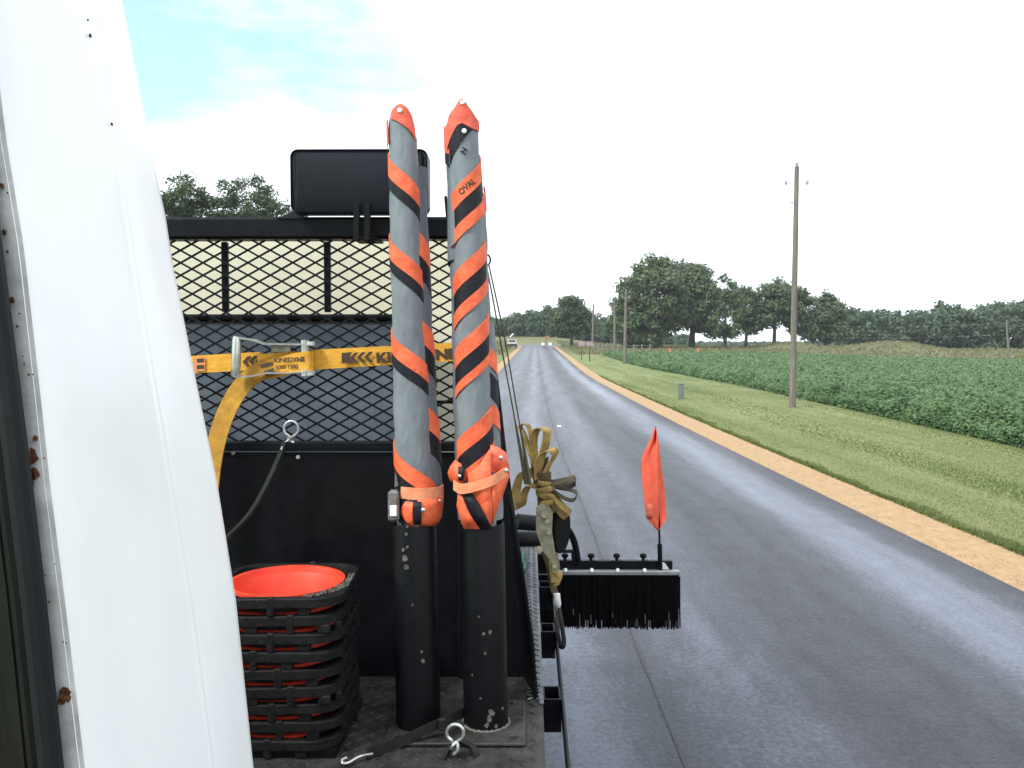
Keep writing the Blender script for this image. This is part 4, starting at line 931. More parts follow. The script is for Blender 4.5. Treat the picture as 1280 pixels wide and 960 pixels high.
# ---- right roll
RS2 = empty('rolled_sign', (hx(602, SY), SY, 1.35)); tag(RS2, 'rolled grey road sign with stripes rising to the right, in the right black tube', 'rolled sign', 'rolled road signs standing in tubes')
ax2, rad2 = make_axis([(120, 579, 38), (180, 580, 38), (260, 585, 39), (400, 589.5, 41), (500, 592, 43), (600, 596, 46), (700, 600, 44)])
ax2b = lambda z: ax2(z)+Vector((.018, .028, 0)); rad2b = lambda z: rad2(z)*.98
roll(ax2b, rad2b, 1.552, zz(392), 'inner_roll', 'grey_fabric', RS2, cutf=lambda a: zz(392)-.02*math.sin(a))
for vc, k in ((448, .05), (520, .05)): helix(ax2b, rad2b, zz(vc), .2, -1, 0, k, 'orange_border', 'orange', RS2, .6, 2.4)
helix(ax2b, rad2b, zz(478), .2, -1, -.02, .045, 'black_border', 'black_vinyl', RS2, .6, 2.4, .0022)
# middle layer: shorter, ends at v~270 right, v~210 left
ax2c = lambda z: ax2(z)+Vector((.006, .012, 0)); rad2c = lambda z: rad2(z)*1.0
roll(ax2c, rad2c, 1.552, zz(268), 'middle_roll', 'grey_fabric', RS2, cutf=lambda a: zz(235)-.045*math.sin(a))
helix(ax2c, rad2c, zz(283), .2, 1, 0, .05, 'orange_border', 'orange_red', RS2, .3, 2.0, off=.003)
ax2d = lambda z: ax2(z)+Vector((-.012, .016, 0)); rad2d = lambda z: rad2(z)*.95
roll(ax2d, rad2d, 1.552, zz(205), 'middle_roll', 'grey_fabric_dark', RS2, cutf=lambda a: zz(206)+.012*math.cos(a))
patch(ax2d, rad2d, dens([(-1.7, zz(152)), (-1.15, zz(158)), (-.55, zz(150)), (-.55, zz(192)), (-1.7, zz(186))], 3), 'side_flap', 'orange_red', RS2, off=.002)
patch(ax2d, rad2d, dens([(-1.7, zz(186)), (-.5, zz(192)), (-.4, zz(215)), (-1.0, zz(205)), (-1.7, zz(198))], 3), 'side_flap', 'black_vinyl', RS2, off=.0016)
roll(ax2, rad2, 1.30, zz(180), 'sign_fabric', 'grey_fabric', RS2, cutf=lambda a: zz(172)+.030*math.sin(min(max(a, -1.5), 1.5)))
for vc in (248, 348, 440, 555):
    p_ = .23
    helix(ax2, rad2, zz(vc), p_, 1, 0, .048, 'orange_border', 'orange', RS2, off=.0034)
    helix(ax2, rad2, zz(vc), p_, 1, -.047, 0, 'black_border', 'black_vinyl', RS2, off=.0026)
    helix(ax2, rad2, zz(vc), p_, 1, -.082 if vc < 430 else -.072, -.047, 'orange_border', 'orange', RS2, off=.0034)
patch(ax2, rad2, dens([(-1.25, zz(158)), (-.9, zz(146)), (-.45, zz(138)), (-.1, zz(128)), (.08, zz(127)), (.4, zz(136)), (.9, zz(148)), (1.3, zz(152)), (1.3, zz(164)), (.6, zz(163)), (0, zz(157)), (-.6, zz(162)), (-1.0, zz(180)), (-1.3, zz(186))], 3), 'corner_tongue', 'orange_red', RS2, off=.0045)
patch(ax2, rad2, dens([(-.95, zz(168)), (-.5, zz(158)), (.05, zz(156)), (.5, zz(160)), (.75, zz(162)), (.35, zz(170)), (-.15, zz(181)), (-.75, zz(198)), (-1.0, zz(206))], 3), 'corner_patch', 'black_vinyl', RS2, off=.0038)
rivet(cyl_pt(ax2, rad2, .05, zz(132), .006), (0, -1, .2), .0062, RS2)
rivet(cyl_pt(ax2, rad2, .12, zz(167), .006), (.1, -1, .1), .0062, RS2)
def wrap_text(s, size, ax, rad, th, z, ang, parent, m='black_vinyl', off=.0048, bold=.0006, name='lettering'):
    vs, fs = text_mesh(s, size, bold); mb = MB(); c, s_ = math.cos(ang), math.sin(ang)
    for p_ in vs:
        x = p_.x*c-p_.y*s_; y = p_.x*s_+p_.y*c; r = rad(z)+off; mb.v.append(tuple(cyl_pt(ax, rad, th+x/r, z+y, off)))
    mb.f = fs; mb.sm = [False]*len(fs); return mb.build(name, m, parent)
wrap_text('OVAL', .021, ax2, rad2, -.28, zz(247)+.003, math.radians(38), RS2, 'ink')
wrap_text('H', .022, ax2, rad2, .12, zz(196), math.radians(60), RS2, 'black_vinyl', off=.0032)
# bottom of right roll
cB2 = Vector((hx(600, SY), SY, 0))
def sheet(pts, name, m, parent, bul=.01):
    """curved flap given as grid of points rows"""
    mb = MB(); c = len(pts[0])
    for r in pts: mb.v += [tuple(q) for q in r]
    mb.f = [(j*c+i, j*c+i+1, (j+1)*c+i+1, (j+1)*c+i) for j in range(len(pts)-1) for i in range(c-1)]; mb.sm = [True]*len(mb.f)
    o = mb.build(name, m, parent); q = o.modifiers.new('thickness', 'SOLIDIFY'); q.thickness = .0022; return o
f0 = SY-.056
sheet([[P(563, 583, f0+.012), P(569, 575, f0+.006), P(577, 580, f0)], [P(560, 591, f0+.012), P(568, 590, f0+.004), P(578, 598, f0-.004)], [P(563, 601, f0+.012), P(571, 603, f0+.003), P(580, 606, f0-.004)]], 'side_flap', 'orange', RS2)
sheet([[P(613, 556, f0+.004), P(624, 560, f0+.018), P(632, 566, f0+.035)], [P(613, 572, f0-.004), P(626, 574, f0+.014), P(635, 578, f0+.03)], [P(613, 590, f0-.006), P(625, 592, f0+.012), P(636, 592, f0+.03)]], 'side_flap', 'orange_red', RS2)
sheet([[P(585, 592, f0-.004), P(600, 580, f0-.008), P(613, 560, f0-.006)], [P(586, 606, f0-.005), P(602, 604, f0-.010), P(614, 598, f0-.008)], [P(592, 618, f0-.005), P(603, 616, f0-.010), P(614, 612, f0-.008)], [P(601, 636, f0-.004), P(608, 634, f0-.009), P(615, 632, f0-.007)], [P(612, 656, f0-.002), P(613.5, 656, f0-.006), P(615, 656, f0-.005)]], 'front_fold', 'orange', RS2)
sheet([[P(615, 600, f0-.007), P(626, 596, f0+.012), P(637, 592, f0+.03)], [P(615, 625, f0-.007), P(624, 618, f0+.012), P(632, 608, f0+.03)], [P(615, 656, f0-.005), P(618, 646, f0+.010), P(622, 634, f0+.02)]], 'front_fold', 'orange', RS2)
sheet([[P(573, 618, f0+.004), P(578, 614, f0-.002)], [P(571, 632, f0+.004), P(583, 628, f0-.004)], [P(575, 645, f0+.004), P(589, 643, f0-.004)], [P(580, 661, f0+.004), P(600, 661, f0-.003)]], 'front_fold', 'orange', RS2)
sheet([[P(577, 618, f0-.003), P(590, 616, f0-.006)], [P(582, 630, f0-.005), P(598, 628, f0-.008)], [P(588, 643, f0-.005), P(606, 643, f0-.008)], [P(600, 661, f0-.003), P(616, 661, f0-.005)]], 'black_flap', 'black_vinyl', RS2)
sheet([[P(573, 583, f0-.003), P(582, 584, f0-.006)], [P(573, 600, f0-.004), P(579, 602, f0-.006)]], 'black_flap', 'black_vinyl', RS2)
bd = MB(); pth = spline([P(567, 606, f0+.004), P(576, 611, f0-.009), P(590, 609, f0-.014), P(604, 605, f0-.015), P(617, 600, f0-.012), P(628, 593, f0+.01), P(637, 588, f0+.035)], 5)
bd.ribbon(pth, Vector((0, 0, .026)), .003); bd.build('tie_band', 'orange_light', RS2)
for (u, v, y, r) in ((626, 572, f0+.008, .0055), (633, 588, f0+.015, .0055), (575, 595, f0-.007, .004)): rivet(P(u, v, y), (.3, -1, .1), r, RS2, 'steel', 'rivet')
for rs, lo in ((RS1, (hx(518, SY), SY, 1.30)), (RS2, (hx(602, SY), SY, 1.30))): reloc(rs, lo)

# ================================================================== YELLOW RATCHET STRAP
YS = HY-.045
RSt = empty('ratchet_strap', P(340, 455, YS)); tag(RSt, 'yellow ratchet strap pulled across the mesh with its tail hanging at the left', 'ratchet strap')
def sline(u): return 455.5-(u-245)*(455-436.5)/(572-245)
upv = (P(400, 440, YS)-P(400, 465, YS))
def strap_band(us, wpx, y, m, name, parent, dv=0):
    mb = MB(); pts = [P(u, sline(u)+dv, y-.004*math.sin((u-245)/40)) for u in us]; mb.ribbon(pts, [Vector((0, 0, w/FPX*y)) for w in wpx], .003); return mb.build(name, m, parent)
strap_band([-265, -150, -40, 60, 120, 160, 200, 230, 262, 300, 325], [22]*11, YS, 'yellow', 'webbing', RSt)
strap_band([322, 335, 360, 385, 400, 430, 470, 520, 560, 590], [22, 22, 23, 24, 25, 24.5, 24, 23.5, 23, 23], YS-.004, 'yellow', 'webbing', RSt, 2.5)
# edge stripes (paler selvedge)
# over-strap wound on the drum
mb = MB(); pth = spline([P(330, 462, YS-.010), P(348, 459, YS-.022), P(368, 454, YS-.032), P(384, 452, YS-.034), P(391, 452, YS-.022), P(392, 452, YS-.005)], 6)
mb.ribbon(pth, Vector((0, 0, 25/FPX*YS)), .003); ow = mb.build('wound_webbing', 'yellow', RSt)
# tail hanging down
mb = MB(); pth = spline([P(372, 455, YS-.018), P(345, 457, YS-.017), P(318, 468, YS-.018), P(296, 491, YS-.02), P(279, 525, YS-.022), P(268, 565, YS-.024), P(262, 610, YS-.03), P(258, 660, YS-.035)], 6); wv = []
for i in range(len(pth)):
    t_ = pth[min(i+1, len(pth)-1)]-pth[max(i-1, 0)]; w_ = Vector((-t_.z, 0, t_.x)).normalized()*.056; w_.y = -.010; wv.append(w_)
mb.ribbon(pth, wv, .003); mb.build('tail', 'yellow_shade', RSt)
def flat_text(s, size, u, v, y, ang, parent, m='ink', bold=.0012, xs=1, name='lettering'):
    vs, fs = text_mesh(s, size, bold, xs); mb = MB(); c, s_ = math.cos(ang), math.sin(ang); o = P(u, v, y)
    for p_ in vs: mb.v.append((o.x+p_.x*c-p_.y*s_, o.y, o.z+p_.x*s_+p_.y*c))
    mb.f = fs; mb.sm = [False]*len(fs); return mb.build(name, m, parent)
ang = math.atan2(455-436.5, 327); yT = YS-.0115
k_ = .0315
flat_text('KINEDYNE', .040, 470.5, sline(470)+2.5+8, yT, ang, RSt, bold=.0022, xs=1.23)
def chev(u0, n, flip=1, y=yT, h=6.5, st=9.6, dv=2.5, w=5.2):
    for i in range(n):
        u = u0+i*st; v = sline(u)+dv; mb = MB(); mb.prism([P(u, v, y), P(u+6.5, v-h, y), P(u+6.5+w, v-h, y), P(u+w, v, y), P(u+6.5+w, v+h, y), P(u+6.5, v+h, y)], (0, .0006, 0)); mb.build('chevron', 'ink', RSt)
mb = MB(); mb.prism([P(427, sline(427)-4, yT), P(440, sline(440)-4.4, yT), P(437, sline(437)+2, yT), P(441, sline(441)+9, yT), P(427, sline(427)+9, yT)], (0, .0006, 0)); mb.build('printed_block', 'ink', RSt)
chev(437, 3, st=9.0)
chev(303, 4, y=YS-.008, st=8.0, dv=0, h=7)
flat_text('KINEDYNE', .0185, 343, 453.5, YS-.0375, math.radians(3), RSt, bold=.0008)
flat_text('5000 1500', .0150, 345, 461.5, YS-.0375, math.radians(3), RSt, bold=.0006)
for (u0, u1, v0) in ((324, 341, 455), (329, 342, 463)):
    mb = MB(); mb.prism([P(u0, v0+1, YS-.031), P(u1, v0-3, YS-.037), P(u1+1, v0+2, YS-.037), P(u0+3, v0+6, YS-.031)], (0, .0006, 0)); mb.build('printed_block', 'ink', RSt)
mb = MB(); mb.prism([P(241, sline(241)-8, yT+.004), P(256, sline(256)-9, yT+.004), P(256, sline(256)+9, yT+.004), P(243, sline(243)+8, yT+.004)], (0, .0008, 0)); tg = mb.build('tag', 'tag', RSt)
for dv in (-4, 4): mb = MB(); mb.prism([P(246, sline(246)-3+dv, yT+.0035), P(255, sline(255)-3+dv, yT+.0035), P(255, sline(255)+2+dv, yT+.0035), P(246, sline(246)+2+dv, yT+.0035)], (0, .0004, 0)); mb.build('printed_block', 'ink', tg)
# ratchet frame and handle
mb = MB(); mb.tube([P(296.5, 421, YS-.05), P(296, 424, YS-.05), P(294.5, 468, YS-.05), P(294.5, 471, YS-.05)], [.0115, .0135, .0135, .0115], 14); mb.build('handle', 'steel', RSt)
for pl in ([P(296, 422, YS-.048), P(318, 425, YS-.044), P(331, 430, YS-.036), P(360, 430, YS-.03), P(392, 431, YS-.026)], [P(294, 471, YS-.048), P(315, 470, YS-.044), P(332, 466, YS-.036), P(360, 466, YS-.03), P(395, 464, YS-.026)]):
    mb = MB(); mb.ribbon(pl, Vector((.0, .026, .002)), .004); mb.build('side_plate', 'steel', RSt)
for v in (429, 466):
    mb = MB(); mb.tube([P(381, v-4, YS-.028), P(381, v+4, YS-.028)], .012, 12); mb.tube([P(388, v-2, YS-.024), P(388, v+3, YS-.024)], .014, 10); mb.build('spindle_gear', 'steel', RSt)
mb = MB(); mb.tube([P(381, 430, YS-.022), P(381, 466, YS-.022)], .012, 12); mb.build('spindle', 'steel', RSt)
mb = MB(); mb.box((hx(342, YS), YS-.03, hz(440, YS)), (hx(366, YS), YS-.02, hz(430, YS)), None, .002); mb.build('rating_plate', 'olive_zinc', RSt)
reloc(RSt, P(340, 455, YS))

# ================================================================== RUBBER STRAPS WITH HOOKS
def wirepath(pts, r, name, m, parent, n=8): return MB().tube(spline(pts, 6), r, n).build(name, m, parent)
RB = empty('rubber_strap', P(330, 600, 2.44)); tag(RB, 'black rubber strap with a wire eye hook hanging on the dark headboard', 'rubber strap', 'rubber tie down straps')
ye = 2.43
wirepath([P(352, 562, ye), P(356, 554, ye), P(362, 549, ye-.006)]+[P(364+9*math.sin(a), 536-9.5*math.cos(a), ye-.008) for a in np.linspace(3.5, 3.5+5.6, 10)]+[P(360, 549, ye+.002), P(368, 553, ye-.004)], .0035, 'wire_hook', 'galv', RB)
mb = MB(); pth = spline([P(356, 553, ye), P(349, 572, ye), P(334, 605, ye-.02), P(314, 640, ye-.05), P(286, 670, ye-.09), P(262, 690, ye-.12)], 6)
mb.ribbon(pth, [Vector((.020*math.cos(.5), -.010, .020*math.sin(.3)))]*len(pth), .008); mb.build('band', 'epdm', RB)
reloc(RB, P(356, 553, ye))
RB2 = empty('rubber_strap', P(570, 930, 1.97)); tag(RB2, 'black rubber strap with two wire hooks lying at the foot of the tubes', 'rubber strap', 'rubber tie down straps')
yb = 2.02
def dp(u, v, h): return G(u, v, DZ+h)
wirepath([dp(466, 942, .02), dp(455, 944, .014), dp(446, 947, .012), dp(436, 953, .010), dp(429, 954, .010), dp(428, 950, .014), dp(434, 947, .020)], .0032, 'wire_hook', 'galv', RB2)
mb = MB(); pth = spline([dp(459, 942, .016), P(490, 932, 2.03), P(520, 918, 2.055), P(548, 905, 2.085), P(566, 896, 2.12), P(580, 890, 2.16)], 6)
mb.ribbon(pth, [Vector((0, .004, .024))]*len(pth), .009); mb.build('band', 'epdm', RB2)
mb = MB(); mb.box((-.010, -.008, -.016), (.010, .008, .016), Matrix.Translation(P(553, 905, 2.075)), .003); mb.build('band_end', 'epdm', RB2)
wirepath([P(567, 943, yb-.03), P(572, 938, yb-.035), P(571, 928, yb-.03), P(566, 929, yb-.025)]+[P(569+10.5*math.sin(a), 916-10.5*math.cos(a), yb-.03) for a in np.linspace(3.6, 3.6+5.5, 11)]+[P(572, 926, yb-.026), P(566, 932, yb-.034), P(564, 936, yb-.03)], .0038, 'wire_hook', 'galv', RB2)
mb = MB(); pth = spline([P(566, 930, yb-.02), P(558, 945, yb-.03), P(556, 966, yb-.04), P(562, 985, yb-.05)], 6); mb.ribbon(pth, [Vector((.012, .014, 0))]*len(pth), .008)
pth = spline([P(576, 926, yb-.015), P(590, 934, yb-.01), P(596, 948, yb-.02), P(594, 968, yb-.03), P(588, 985, yb-.05)], 6); mb.ribbon(pth, [Vector((.008, .018, 0))]*len(pth), .008); mb.build('loop', 'epdm', RB2)
reloc(RB2, P(570, 945, yb))

# ================================================================== STACK OF CONES (upside down, bases upward)
CX, CY, PITCH_C = -.612, 2.15, .0437
def sq(r, rc_, n=5):
    pts = []
    for (cx_, cy_, a0) in ((r-rc_, r-rc_, 0), (-r+rc_, r-rc_, 90), (-r+rc_, -r+rc_, 180), (r-rc_, -r+rc_, 270)):
        for i in range(n+1):
            a = math.radians(a0+90*i/n); pts.append(Vector((cx_+rc_*math.cos(a), cy_+rc_*math.sin(a), 0)))
    return pts
def ring_loft(loops, closed=True):
    mb = MB(); n = len(loops[0]); k = len(loops)
    for l in loops: mb.v += [tuple(p) for p in l]
    for a in range(k):
        b = (a+1) % k
        if not closed and b == 0: break
        for i in range(n): mb.f.append((a*n+i, a*n+(i+1) % n, b*n+(i+1) % n, b*n+i)); mb.sm.append(False)
    return mb
def zsh(pts, z): return [p+Vector((0, 0, z)) for p in pts]
ordn = ['bottom', 'second from the bottom', 'third from the bottom', 'fourth from the bottom', 'middle', 'fourth from the top', 'third from the top', 'second from the top', 'top']
HS = .172
proto = None
for i in range(9):
    if i == 0:
        root = empty('traffic_cone')
        rim = ring_loft([sq(HS, .072), zsh(sq(HS, .072), .020), zsh(sq(HS-.004, .069), .023), zsh(sq(HS-.020, .055), .023), zsh(sq(HS-.022, .054), .018), sq(HS-.022, .054)])
        rim.build('base_rim', 'cone_rubber', root)
        web = MB(); R_, n = .142, 48
        outer = sq(HS-.019, .055, 11)
        ring = [Vector((R_*math.cos(2*math.pi*(j)/48+0), R_*math.sin(2*math.pi*j/48), 0)) for j in range(48)]
        ow_ = []
        for j in range(48):
            a = 2*math.pi*j/48; ow_.append(min(outer, key=lambda p: abs(math.atan2(math.sin(math.atan2(p.y, p.x)-a), math.cos(math.atan2(p.y, p.x)-a)))))
        web = ring_loft([zsh(ow_, .013), zsh(ring, .013), zsh(ring, -.0175), zsh([p*1.035 for p in ring], -.0175), zsh([p*1.04 for p in ring], .004), zsh(ow_, .004)]); web.build('base_plate', 'cone_rubber', root)
        for s in range(4):
            a = s*math.pi/2; mt = Matrix.Rotation(a, 4, 'Z') @ Matrix.Translation(((.0, .05, -.035, .02)[s], 0, 0))
            MB().box((-.009, -HS-.0015, -.0215), (.009, -HS+.012, .027), mt, .003).build('stacking_lug', 'cone_rubber', root); MB().box((.065, -HS+.004, -.0215), (.095, -HS+.02, .0), mt, .003).build('stacking_foot', 'cone_rubber', root); MB().box((-.11, -HS+.004, -.0215), (-.08, -HS+.02, .0), mt, .003).build('stacking_foot', 'cone_rubber', root)
        mtc = [(-.02, -1)]
        cb = MB().lathe([(.150, .0225), (.1395, .0235), (.137, .014), (.128, -.02), (.035, -.40), (.031, -.40), (.124, -.016), (.134, .006), (.150, .0150), (.150, .0225)], (0, 0, 0), 48); cb.build('cone_body', 'cone_red', root)
        proto = root
    else:
        root = proto.copy(); COL.objects.link(root)
        for ch in list(proto.children):
            c = ch.copy(); COL.objects.link(c); c.parent = root
    root.location = (CX+random.uniform(-.004, .004), CY+random.uniform(-.004, .004), DZ+.024+i*PITCH_C); root.rotation_euler = (0, 0, (0, 1, 0, 3, 1, 2, 0, 3, 0)[i]*math.pi/2+random.uniform(-.05, .05)); root['label'] = f'upturned red cone, {ordn[i]} one in the stack'; root['category'] = 'traffic cone'; root['group'] = 'upturned cones stacked on the deck'
top_c = root
tm_ = MB()
for _ in range(150):
    a = random.uniform(-1.1, .25); rr = random.uniform(.150, .176); x_, y_ = rr*math.cos(a)*1.05, rr*math.sin(a)*1.05
    x_ = max(-HS+.004, min(HS-.004, x_)); y_ = max(-HS+.004, min(HS-.004, y_)); r = random.uniform(.0012, .0042)
    tm_.lathe([(0, .0035), (r*.6, .003), (r, 0)], (x_, y_, .0232), 6)
dd = tm_.build('caked_dirt', 'dust', top_c); dd['kind'] = 'stuff'; dd.location = (0, 0, 0)

# ================================================================== BRISTLE BRUSH
BY = 4.2
def bx(u): return hx(u, BY)
def bz(v): return hz(v, BY)
BR = empty('bristle_brush', (bx(780), BY, bz(788))); tag(BR, 'black bristle brush on a bar sticking out beside the truck over the road', 'brush')
MB().box((bx(640), BY+.01, bz(715)), (bx(843), BY+.045, bz(704)), None, .004).build('mounting_bar', 'black_paint', BR)
MB().box((bx(660), BY-.03, bz(720)), (bx(851), BY+.006, bz(714)), None, .005).build('clamp_channel', 'alu', BR)
MB().box((bx(660), BY-.018, bz(778)), (bx(850), BY-.004, bz(719)), None, .004).build('bristle_root', 'bristle', BR)
br = MB()
for row in range(3):
    n_ = 150
    for i in range(n_):
        u = 662+(851-662)*(i+random.random()*.7)/n_; t = (u-662)/189; vb = 786.5+random.uniform(-2.2, 1.5)+t*1.2
        if random.random() < .035: vb -= random.uniform(8, 22)
        y = BY-.024+row*.010+random.uniform(-.003, .003); w_ = random.uniform(.0016, .0032); a = Vector((bx(u), y, bz(722))); b = Vector((bx(u+random.uniform(-1.2, 1.4)), y+random.uniform(-.006, .006), bz(vb))); m_ = a.lerp(b, .55)+Vector((random.uniform(-.001, .001), random.uniform(-.003, .003), 0))
        br.ribbon([a, m_, b], Vector((w_*2, random.uniform(-.003, .003), 0)), .0012, False)
q = br.build('bristles', 'bristle', BR); q['kind'] = 'stuff'
gl = MB()
for (u, v0, v1) in ((717, 762, 770), (725, 768, 783), (739, 770, 781), (797, 774, 785), (837, 765, 787), (849, 762, 786), (766, 765, 773), (807, 768, 780)): gl.ribbon([(bx(u), BY-.030, bz(v0)), (bx(u+.4), BY-.032, bz(v1))], Vector((.004, .001, 0)), .001)
q = gl.build('pale_bristles', 'dust', BR); q['kind'] = 'stuff'
for u in (707, 740, 772.5, 806):
    k = MB(); c = Vector((bx(u), BY+.018, bz(704))); k.lathe([(0, -.005), (.014, -.005), (.009, .006), (.007, .012), (.016, .018), (.018, .030), (.012, .036), (0, .037)], c, 12); ko = k.build('knob', 'black_matte', BR)
    w_ = MB()
    for s in (-1, 1): w_.tube([c+Vector((s*.010, -.004, .002)), c+Vector((s*.024, -.008, .008)), c+Vector((s*.030, -.008, .006))], [.004, .006, .005], 6)
    w_.build('wing_nut', 'alu', ko)
    k = MB().lathe([(0, .0), (.010, 0), (.010, .006), (0, .007)], (bx(u), BY-.03, bz(713)), 10, axis=(0, -1, .3)); k.build('bolt', 'steel', BR)
MB().prism([(bx(828), BY-.004, bz(713.5)), (bx(838), BY-.004, bz(713.5)), (bx(833), BY-.004, bz(706)), (bx(828), BY-.004, bz(704))], (0, .006, 0)).build('flag_bracket', 'white_plastic', BR)
ar = MB(); ar.tube(spline([P(640, 652, 4.0), P(690, 652, 4.1), P(708, 660, 4.15), P(718, 678, 4.2), P(723, 706, 4.22)], 6), .017, 12); ar.build('arm', 'black_paint', BR)
ar = MB(); ar.tube([P(690, 689, 4.2), P(717, 689, 4.2)], .009, 8); ar.tube([P(716, 688, 4.2), P(717, 704, 4.2)], .009, 8); ar.build('brace', 'black_paint', BR)
ho = MB(); ho.tube([P(646, 652, 3.75), P(690, 656, 3.8)], .036, 14)
for i in range(15): c = P(648+i*2.7, 674, 3.6+i*.004); ho.tube([c, c+Vector((.006, 0, 0))], .036, 14)
ho.tube([P(646, 674, 3.6), P(688, 674, 3.64)], .031, 14); ho.build('hose', 'rubber', BR)
reloc(BR, (bx(780), BY, bz(788)))
# flag
FL = empty('safety_flag', P(825, 712, BY)); tag(FL, 'red orange safety flag on a short black staff clamped to the brush', 'flag')
mb = MB(); mb.tube([P(825.5, 715, BY), P(824.5, 680, BY)], .012, 10); mb.build('sleeve', 'black_matte', FL)
mb = MB(); mb.tube([P(824.5, 682, BY), P(823.5, 640, BY), P(819.5, 540, BY), P(819.3, 533, BY)], [.0055, .0055, .0045, .003], 8); mb.build('staff', 'black_matte', FL)
L_ = [(534, 818.5), (545, 815), (556, 810), (566, 804.5), (576, 801.5), (590, 801.5), (610, 803.5), (630, 806), (648, 808), (655, 815), (663, 822)]
R2 = [(534, 820), (545, 822), (556, 823.5), (566, 824.5), (576, 825.5), (590, 827.5), (610, 830.5), (630, 832.5), (648, 833), (655, 829), (663, 824)]
mb = MB(); n = 16; vv = [534+i*(663-534)/26 for i in range(27)]
for v in vv:
    l, r = interp(L_, v), interp(R2, v); mid = interp([(534, 819.4), (640, 823.3), (663, 823.5)], v)
    for j in range(n+1):
        t = j/n; u = l+(r-l)*t; dy = .10*((mid-u)/22)**2 if u > mid else .16*((mid-u)/22)**1.3
        y = BY-.008+dy*(1 if u > mid else 1)+.012*math.sin(t*9+v*.05)
        mb.v.append(tuple(P(u, v, y)))
c = n+1; mb.f = [(j*c+i, j*c+i+1, (j+1)*c+i+1, (j+1)*c+i) for j in range(26) for i in range(n)]; mb.sm = [True]*len(mb.f)
fo = mb.build('cloth', 'flag', FL); q = fo.modifiers.new('thickness', 'SOLIDIFY'); q.thickness = .0012
mb = MB(); rowsq = []
for v in (630, 636, 642, 648):
    rowsq.append([P(u, v, BY-.008+.16*((823.3-u)/22)**1.3-.004) for u in (808, 812, 816, 820, 822.5)])
sheet(rowsq, 'patch', 'flag_pale', FL)
reloc(FL, P(825, 712, BY))

# ================================================================== OLD STRAP BUNDLE ON THE RUB RAIL
KY = 3.08
OB = empty('strap_bundle', P(690, 690, KY)); tag(OB, 'worn tan strap bundled in loops above a dull ratchet on the rub rail', 'ratchet strap')
def loop(pts, w, m, name='loop', th=.003): MB().ribbon(spline([P(u, v, KY+d) for u, v, d in pts], 7), w, th).build(name, m, OB)
wd = lambda x, y, z: Vector((x, y, z))
loop([(676, 600, 0), (664, 570, .0), (656, 545, .0), (650, 533, .01), (658, 530, .02), (663, 540, .02), (667, 570, .02), (676, 600, .01)], wd(.016, .036, 0), 'old_strap')
loop([(672, 600, .0), (668, 575, .02), (667, 550, .02), (672, 536, .01), (683, 538, .0), (682, 555, 0), (676, 575, 0), (674, 600, .0)], wd(.030, .030, 0), 'old_strap')
loop([(672, 598, -.01), (672, 578, -.01), (678, 566, -.01), (690, 562, -.01), (694, 568, 0), (686, 582, 0), (678, 600, 0)], wd(.026, .030, .012), 'old_strap')
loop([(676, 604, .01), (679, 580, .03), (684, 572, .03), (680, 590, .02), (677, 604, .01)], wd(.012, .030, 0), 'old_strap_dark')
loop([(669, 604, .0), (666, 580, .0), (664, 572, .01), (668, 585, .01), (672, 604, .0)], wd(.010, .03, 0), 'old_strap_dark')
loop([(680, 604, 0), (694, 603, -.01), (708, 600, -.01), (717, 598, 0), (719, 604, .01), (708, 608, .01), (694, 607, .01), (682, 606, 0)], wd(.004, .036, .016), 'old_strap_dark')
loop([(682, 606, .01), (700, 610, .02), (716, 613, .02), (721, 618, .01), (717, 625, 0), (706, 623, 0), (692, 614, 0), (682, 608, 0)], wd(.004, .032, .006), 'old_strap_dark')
loop([(684, 610, -.01), (694, 622, -.01), (704, 634, -.01), (711, 640, 0), (708, 646, .01), (700, 640, .01), (688, 626, .01), (682, 616, .01)], wd(.018, .032, .012), 'old_strap')
loop([(680, 606, .01), (668, 592, .02), (656, 588, .01), (649, 598, 0), (645, 616, 0), (645, 632, .0), (651, 634, .02), (655, 618, .03), (662, 606, .03), (674, 608, .02)], wd(.034, .026, .012), 'old_strap')
kn = MB()
for i, (v, r) in enumerate(((604, .030), (611, .036), (619, .037), (627, .034))): kn.lathe([(r*.85, -.012), (r, -.006), (r*1.02, .004), (r*.88, .012)], P(680+i*1.2, v, KY), 14, axis=(.25*(-1)**i, 0, 1))
kn.build('wrap', 'old_strap', OB)
MB().tube([P(681, 640, KY), P(680, 590, KY)], .027, 12).build('core', 'old_strap_dark', OB)
# ratchet body
ro = MB(); poly = [(670, 634), (676, 630), (686, 632), (691, 640), (690, 664), (697, 708), (697, 715), (691, 717), (688, 700), (679, 690), (670, 664)]
ro.prism([P(u, v, KY-.04) for u, v in poly][::-1], (0, .005, 0)); ro.prism([P(u+3, v, KY+.015) for u, v in poly][::-1], (0, .005, 0)); ro.build('ratchet_frame', 'olive_zinc', OB)
for (u, v, r) in ((681, 643, .014), (684, 652, .009), (686, 666, .008), (674, 687, .014), (693, 708, .007)): MB().tube([P(u, v, KY-.052), P(u, v, KY+.022)], r, 10).build('pin', 'olive_zinc', OB)
dr = MB(); 
dr.lathe([(0, -.022), (.085, -.022), (.088, -.015), (.088, .015), (.085, .022), (0, .022)], P(697, 662, KY+.06), 28, axis=(1, -.42, 0)); dr.build('wound_roll', 'bristle', OB)
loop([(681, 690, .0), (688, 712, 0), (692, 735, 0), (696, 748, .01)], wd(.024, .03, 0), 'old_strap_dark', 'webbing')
loop([(691, 712, -.02), (698, 716, -.02), (699, 722, -.02), (695, 732, -.02)], wd(.022, .02, 0), 'old_strap', 'webbing')
loop([(691, 700, -.03), (692, 712, -.03), (694, 728, -.03)], wd(.030, .01, 0), 'old_strap', 'webbing')
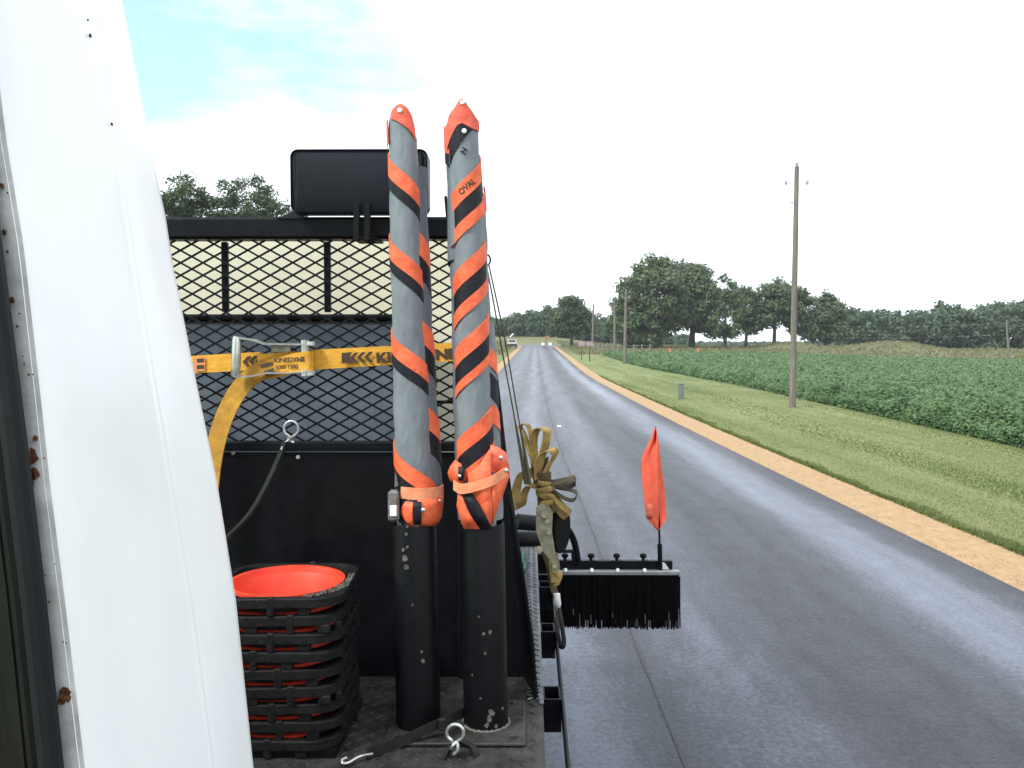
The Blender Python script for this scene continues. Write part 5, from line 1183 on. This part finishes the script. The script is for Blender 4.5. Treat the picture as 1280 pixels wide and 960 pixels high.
hk = MB(); hk.tube(spline([P(696, 742, KY-.02), P(697, 752, KY-.02), P(698, 762, KY), P(697, 768, KY+.01)], 5), [.012]+[.012]*7+[.008]*8, 8); hk.build('hook_tip', 'white_plastic', OB)  # white colour stands for the bright reflection on the hook
hk = MB(); hk.tube(spline([P(697, 766, KY), P(697, 790, KY-.2), P(701, 808, KY-.28), P(705, 804, KY-.28), P(702, 780, KY-.2), P(699, 762, KY-.1)], 5), .008, 8); hk.build('hook', 'black_matte', OB)
reloc(OB, P(690, 760, KY))
# cords running up to the headboard hook
for pts, lab in (([(608, 331, 2.525), (617, 378, 2.6), (628, 440, 2.72), (640, 505, 2.85), (650, 560, 2.96), (658, 604, 3.05)], 'thin olive cord from the headboard to the strap bundle, left one of two'), ([(611, 331, 2.525), (624, 390, 2.6), (634, 440, 2.72), (646, 510, 2.85), (655, 560, 2.96), (662, 604, 3.05)], 'thin olive cord from the headboard to the strap bundle, right one of two')):
    mb = MB(); pp = spline([P(*q) for q in pts], 6); mb.tube(pp, [.0026]*(len(pp)-10)+[.004+.0006*i for i in range(10)], 7); o = mb.build('tension_cord', 'cord'); origin(o, pp[0]); tag(o, lab, 'cord', 'cords to the headboard')
# green cord end on the deck edge
mb = MB(); pp = spline([dp(655, 690, .01), dp(653, 700, .012), dp(656, 708, .008), dp(653, 712, .012), dp(657, 714, .006)], 6); mb.tube(pp, .006, 7); o = mb.build('green_cord', 'green_rope'); origin(o, pp[0]); tag(o, 'short bit of green cord lying on the tread plate edge', 'cord')

# ================================================================== THIN SUMMER HAZE
hb_ = MB().box((-960, -260, -1.4), (960, 1860, 27))
hm = bpy.data.materials.new('haze'); hm.use_nodes = True; t = hm.node_tree; t.nodes.clear()
ho_ = nd(t, 'ShaderNodeOutputMaterial'); pv = nd(t, 'ShaderNodeVolumePrincipled'); pv.inputs['Color'].default_value = (.90, .95, 1, 1); pv.inputs['Density'].default_value = .00028; pv.inputs['Anisotropy'].default_value = .2
t.links.new(pv.outputs[0], ho_.inputs['Volume'])
hz_o = hb_.build('haze', hm, None, False); tag(hz_o, 'thin pale haze in the air over the road and fields', 'haze', kind='stuff')
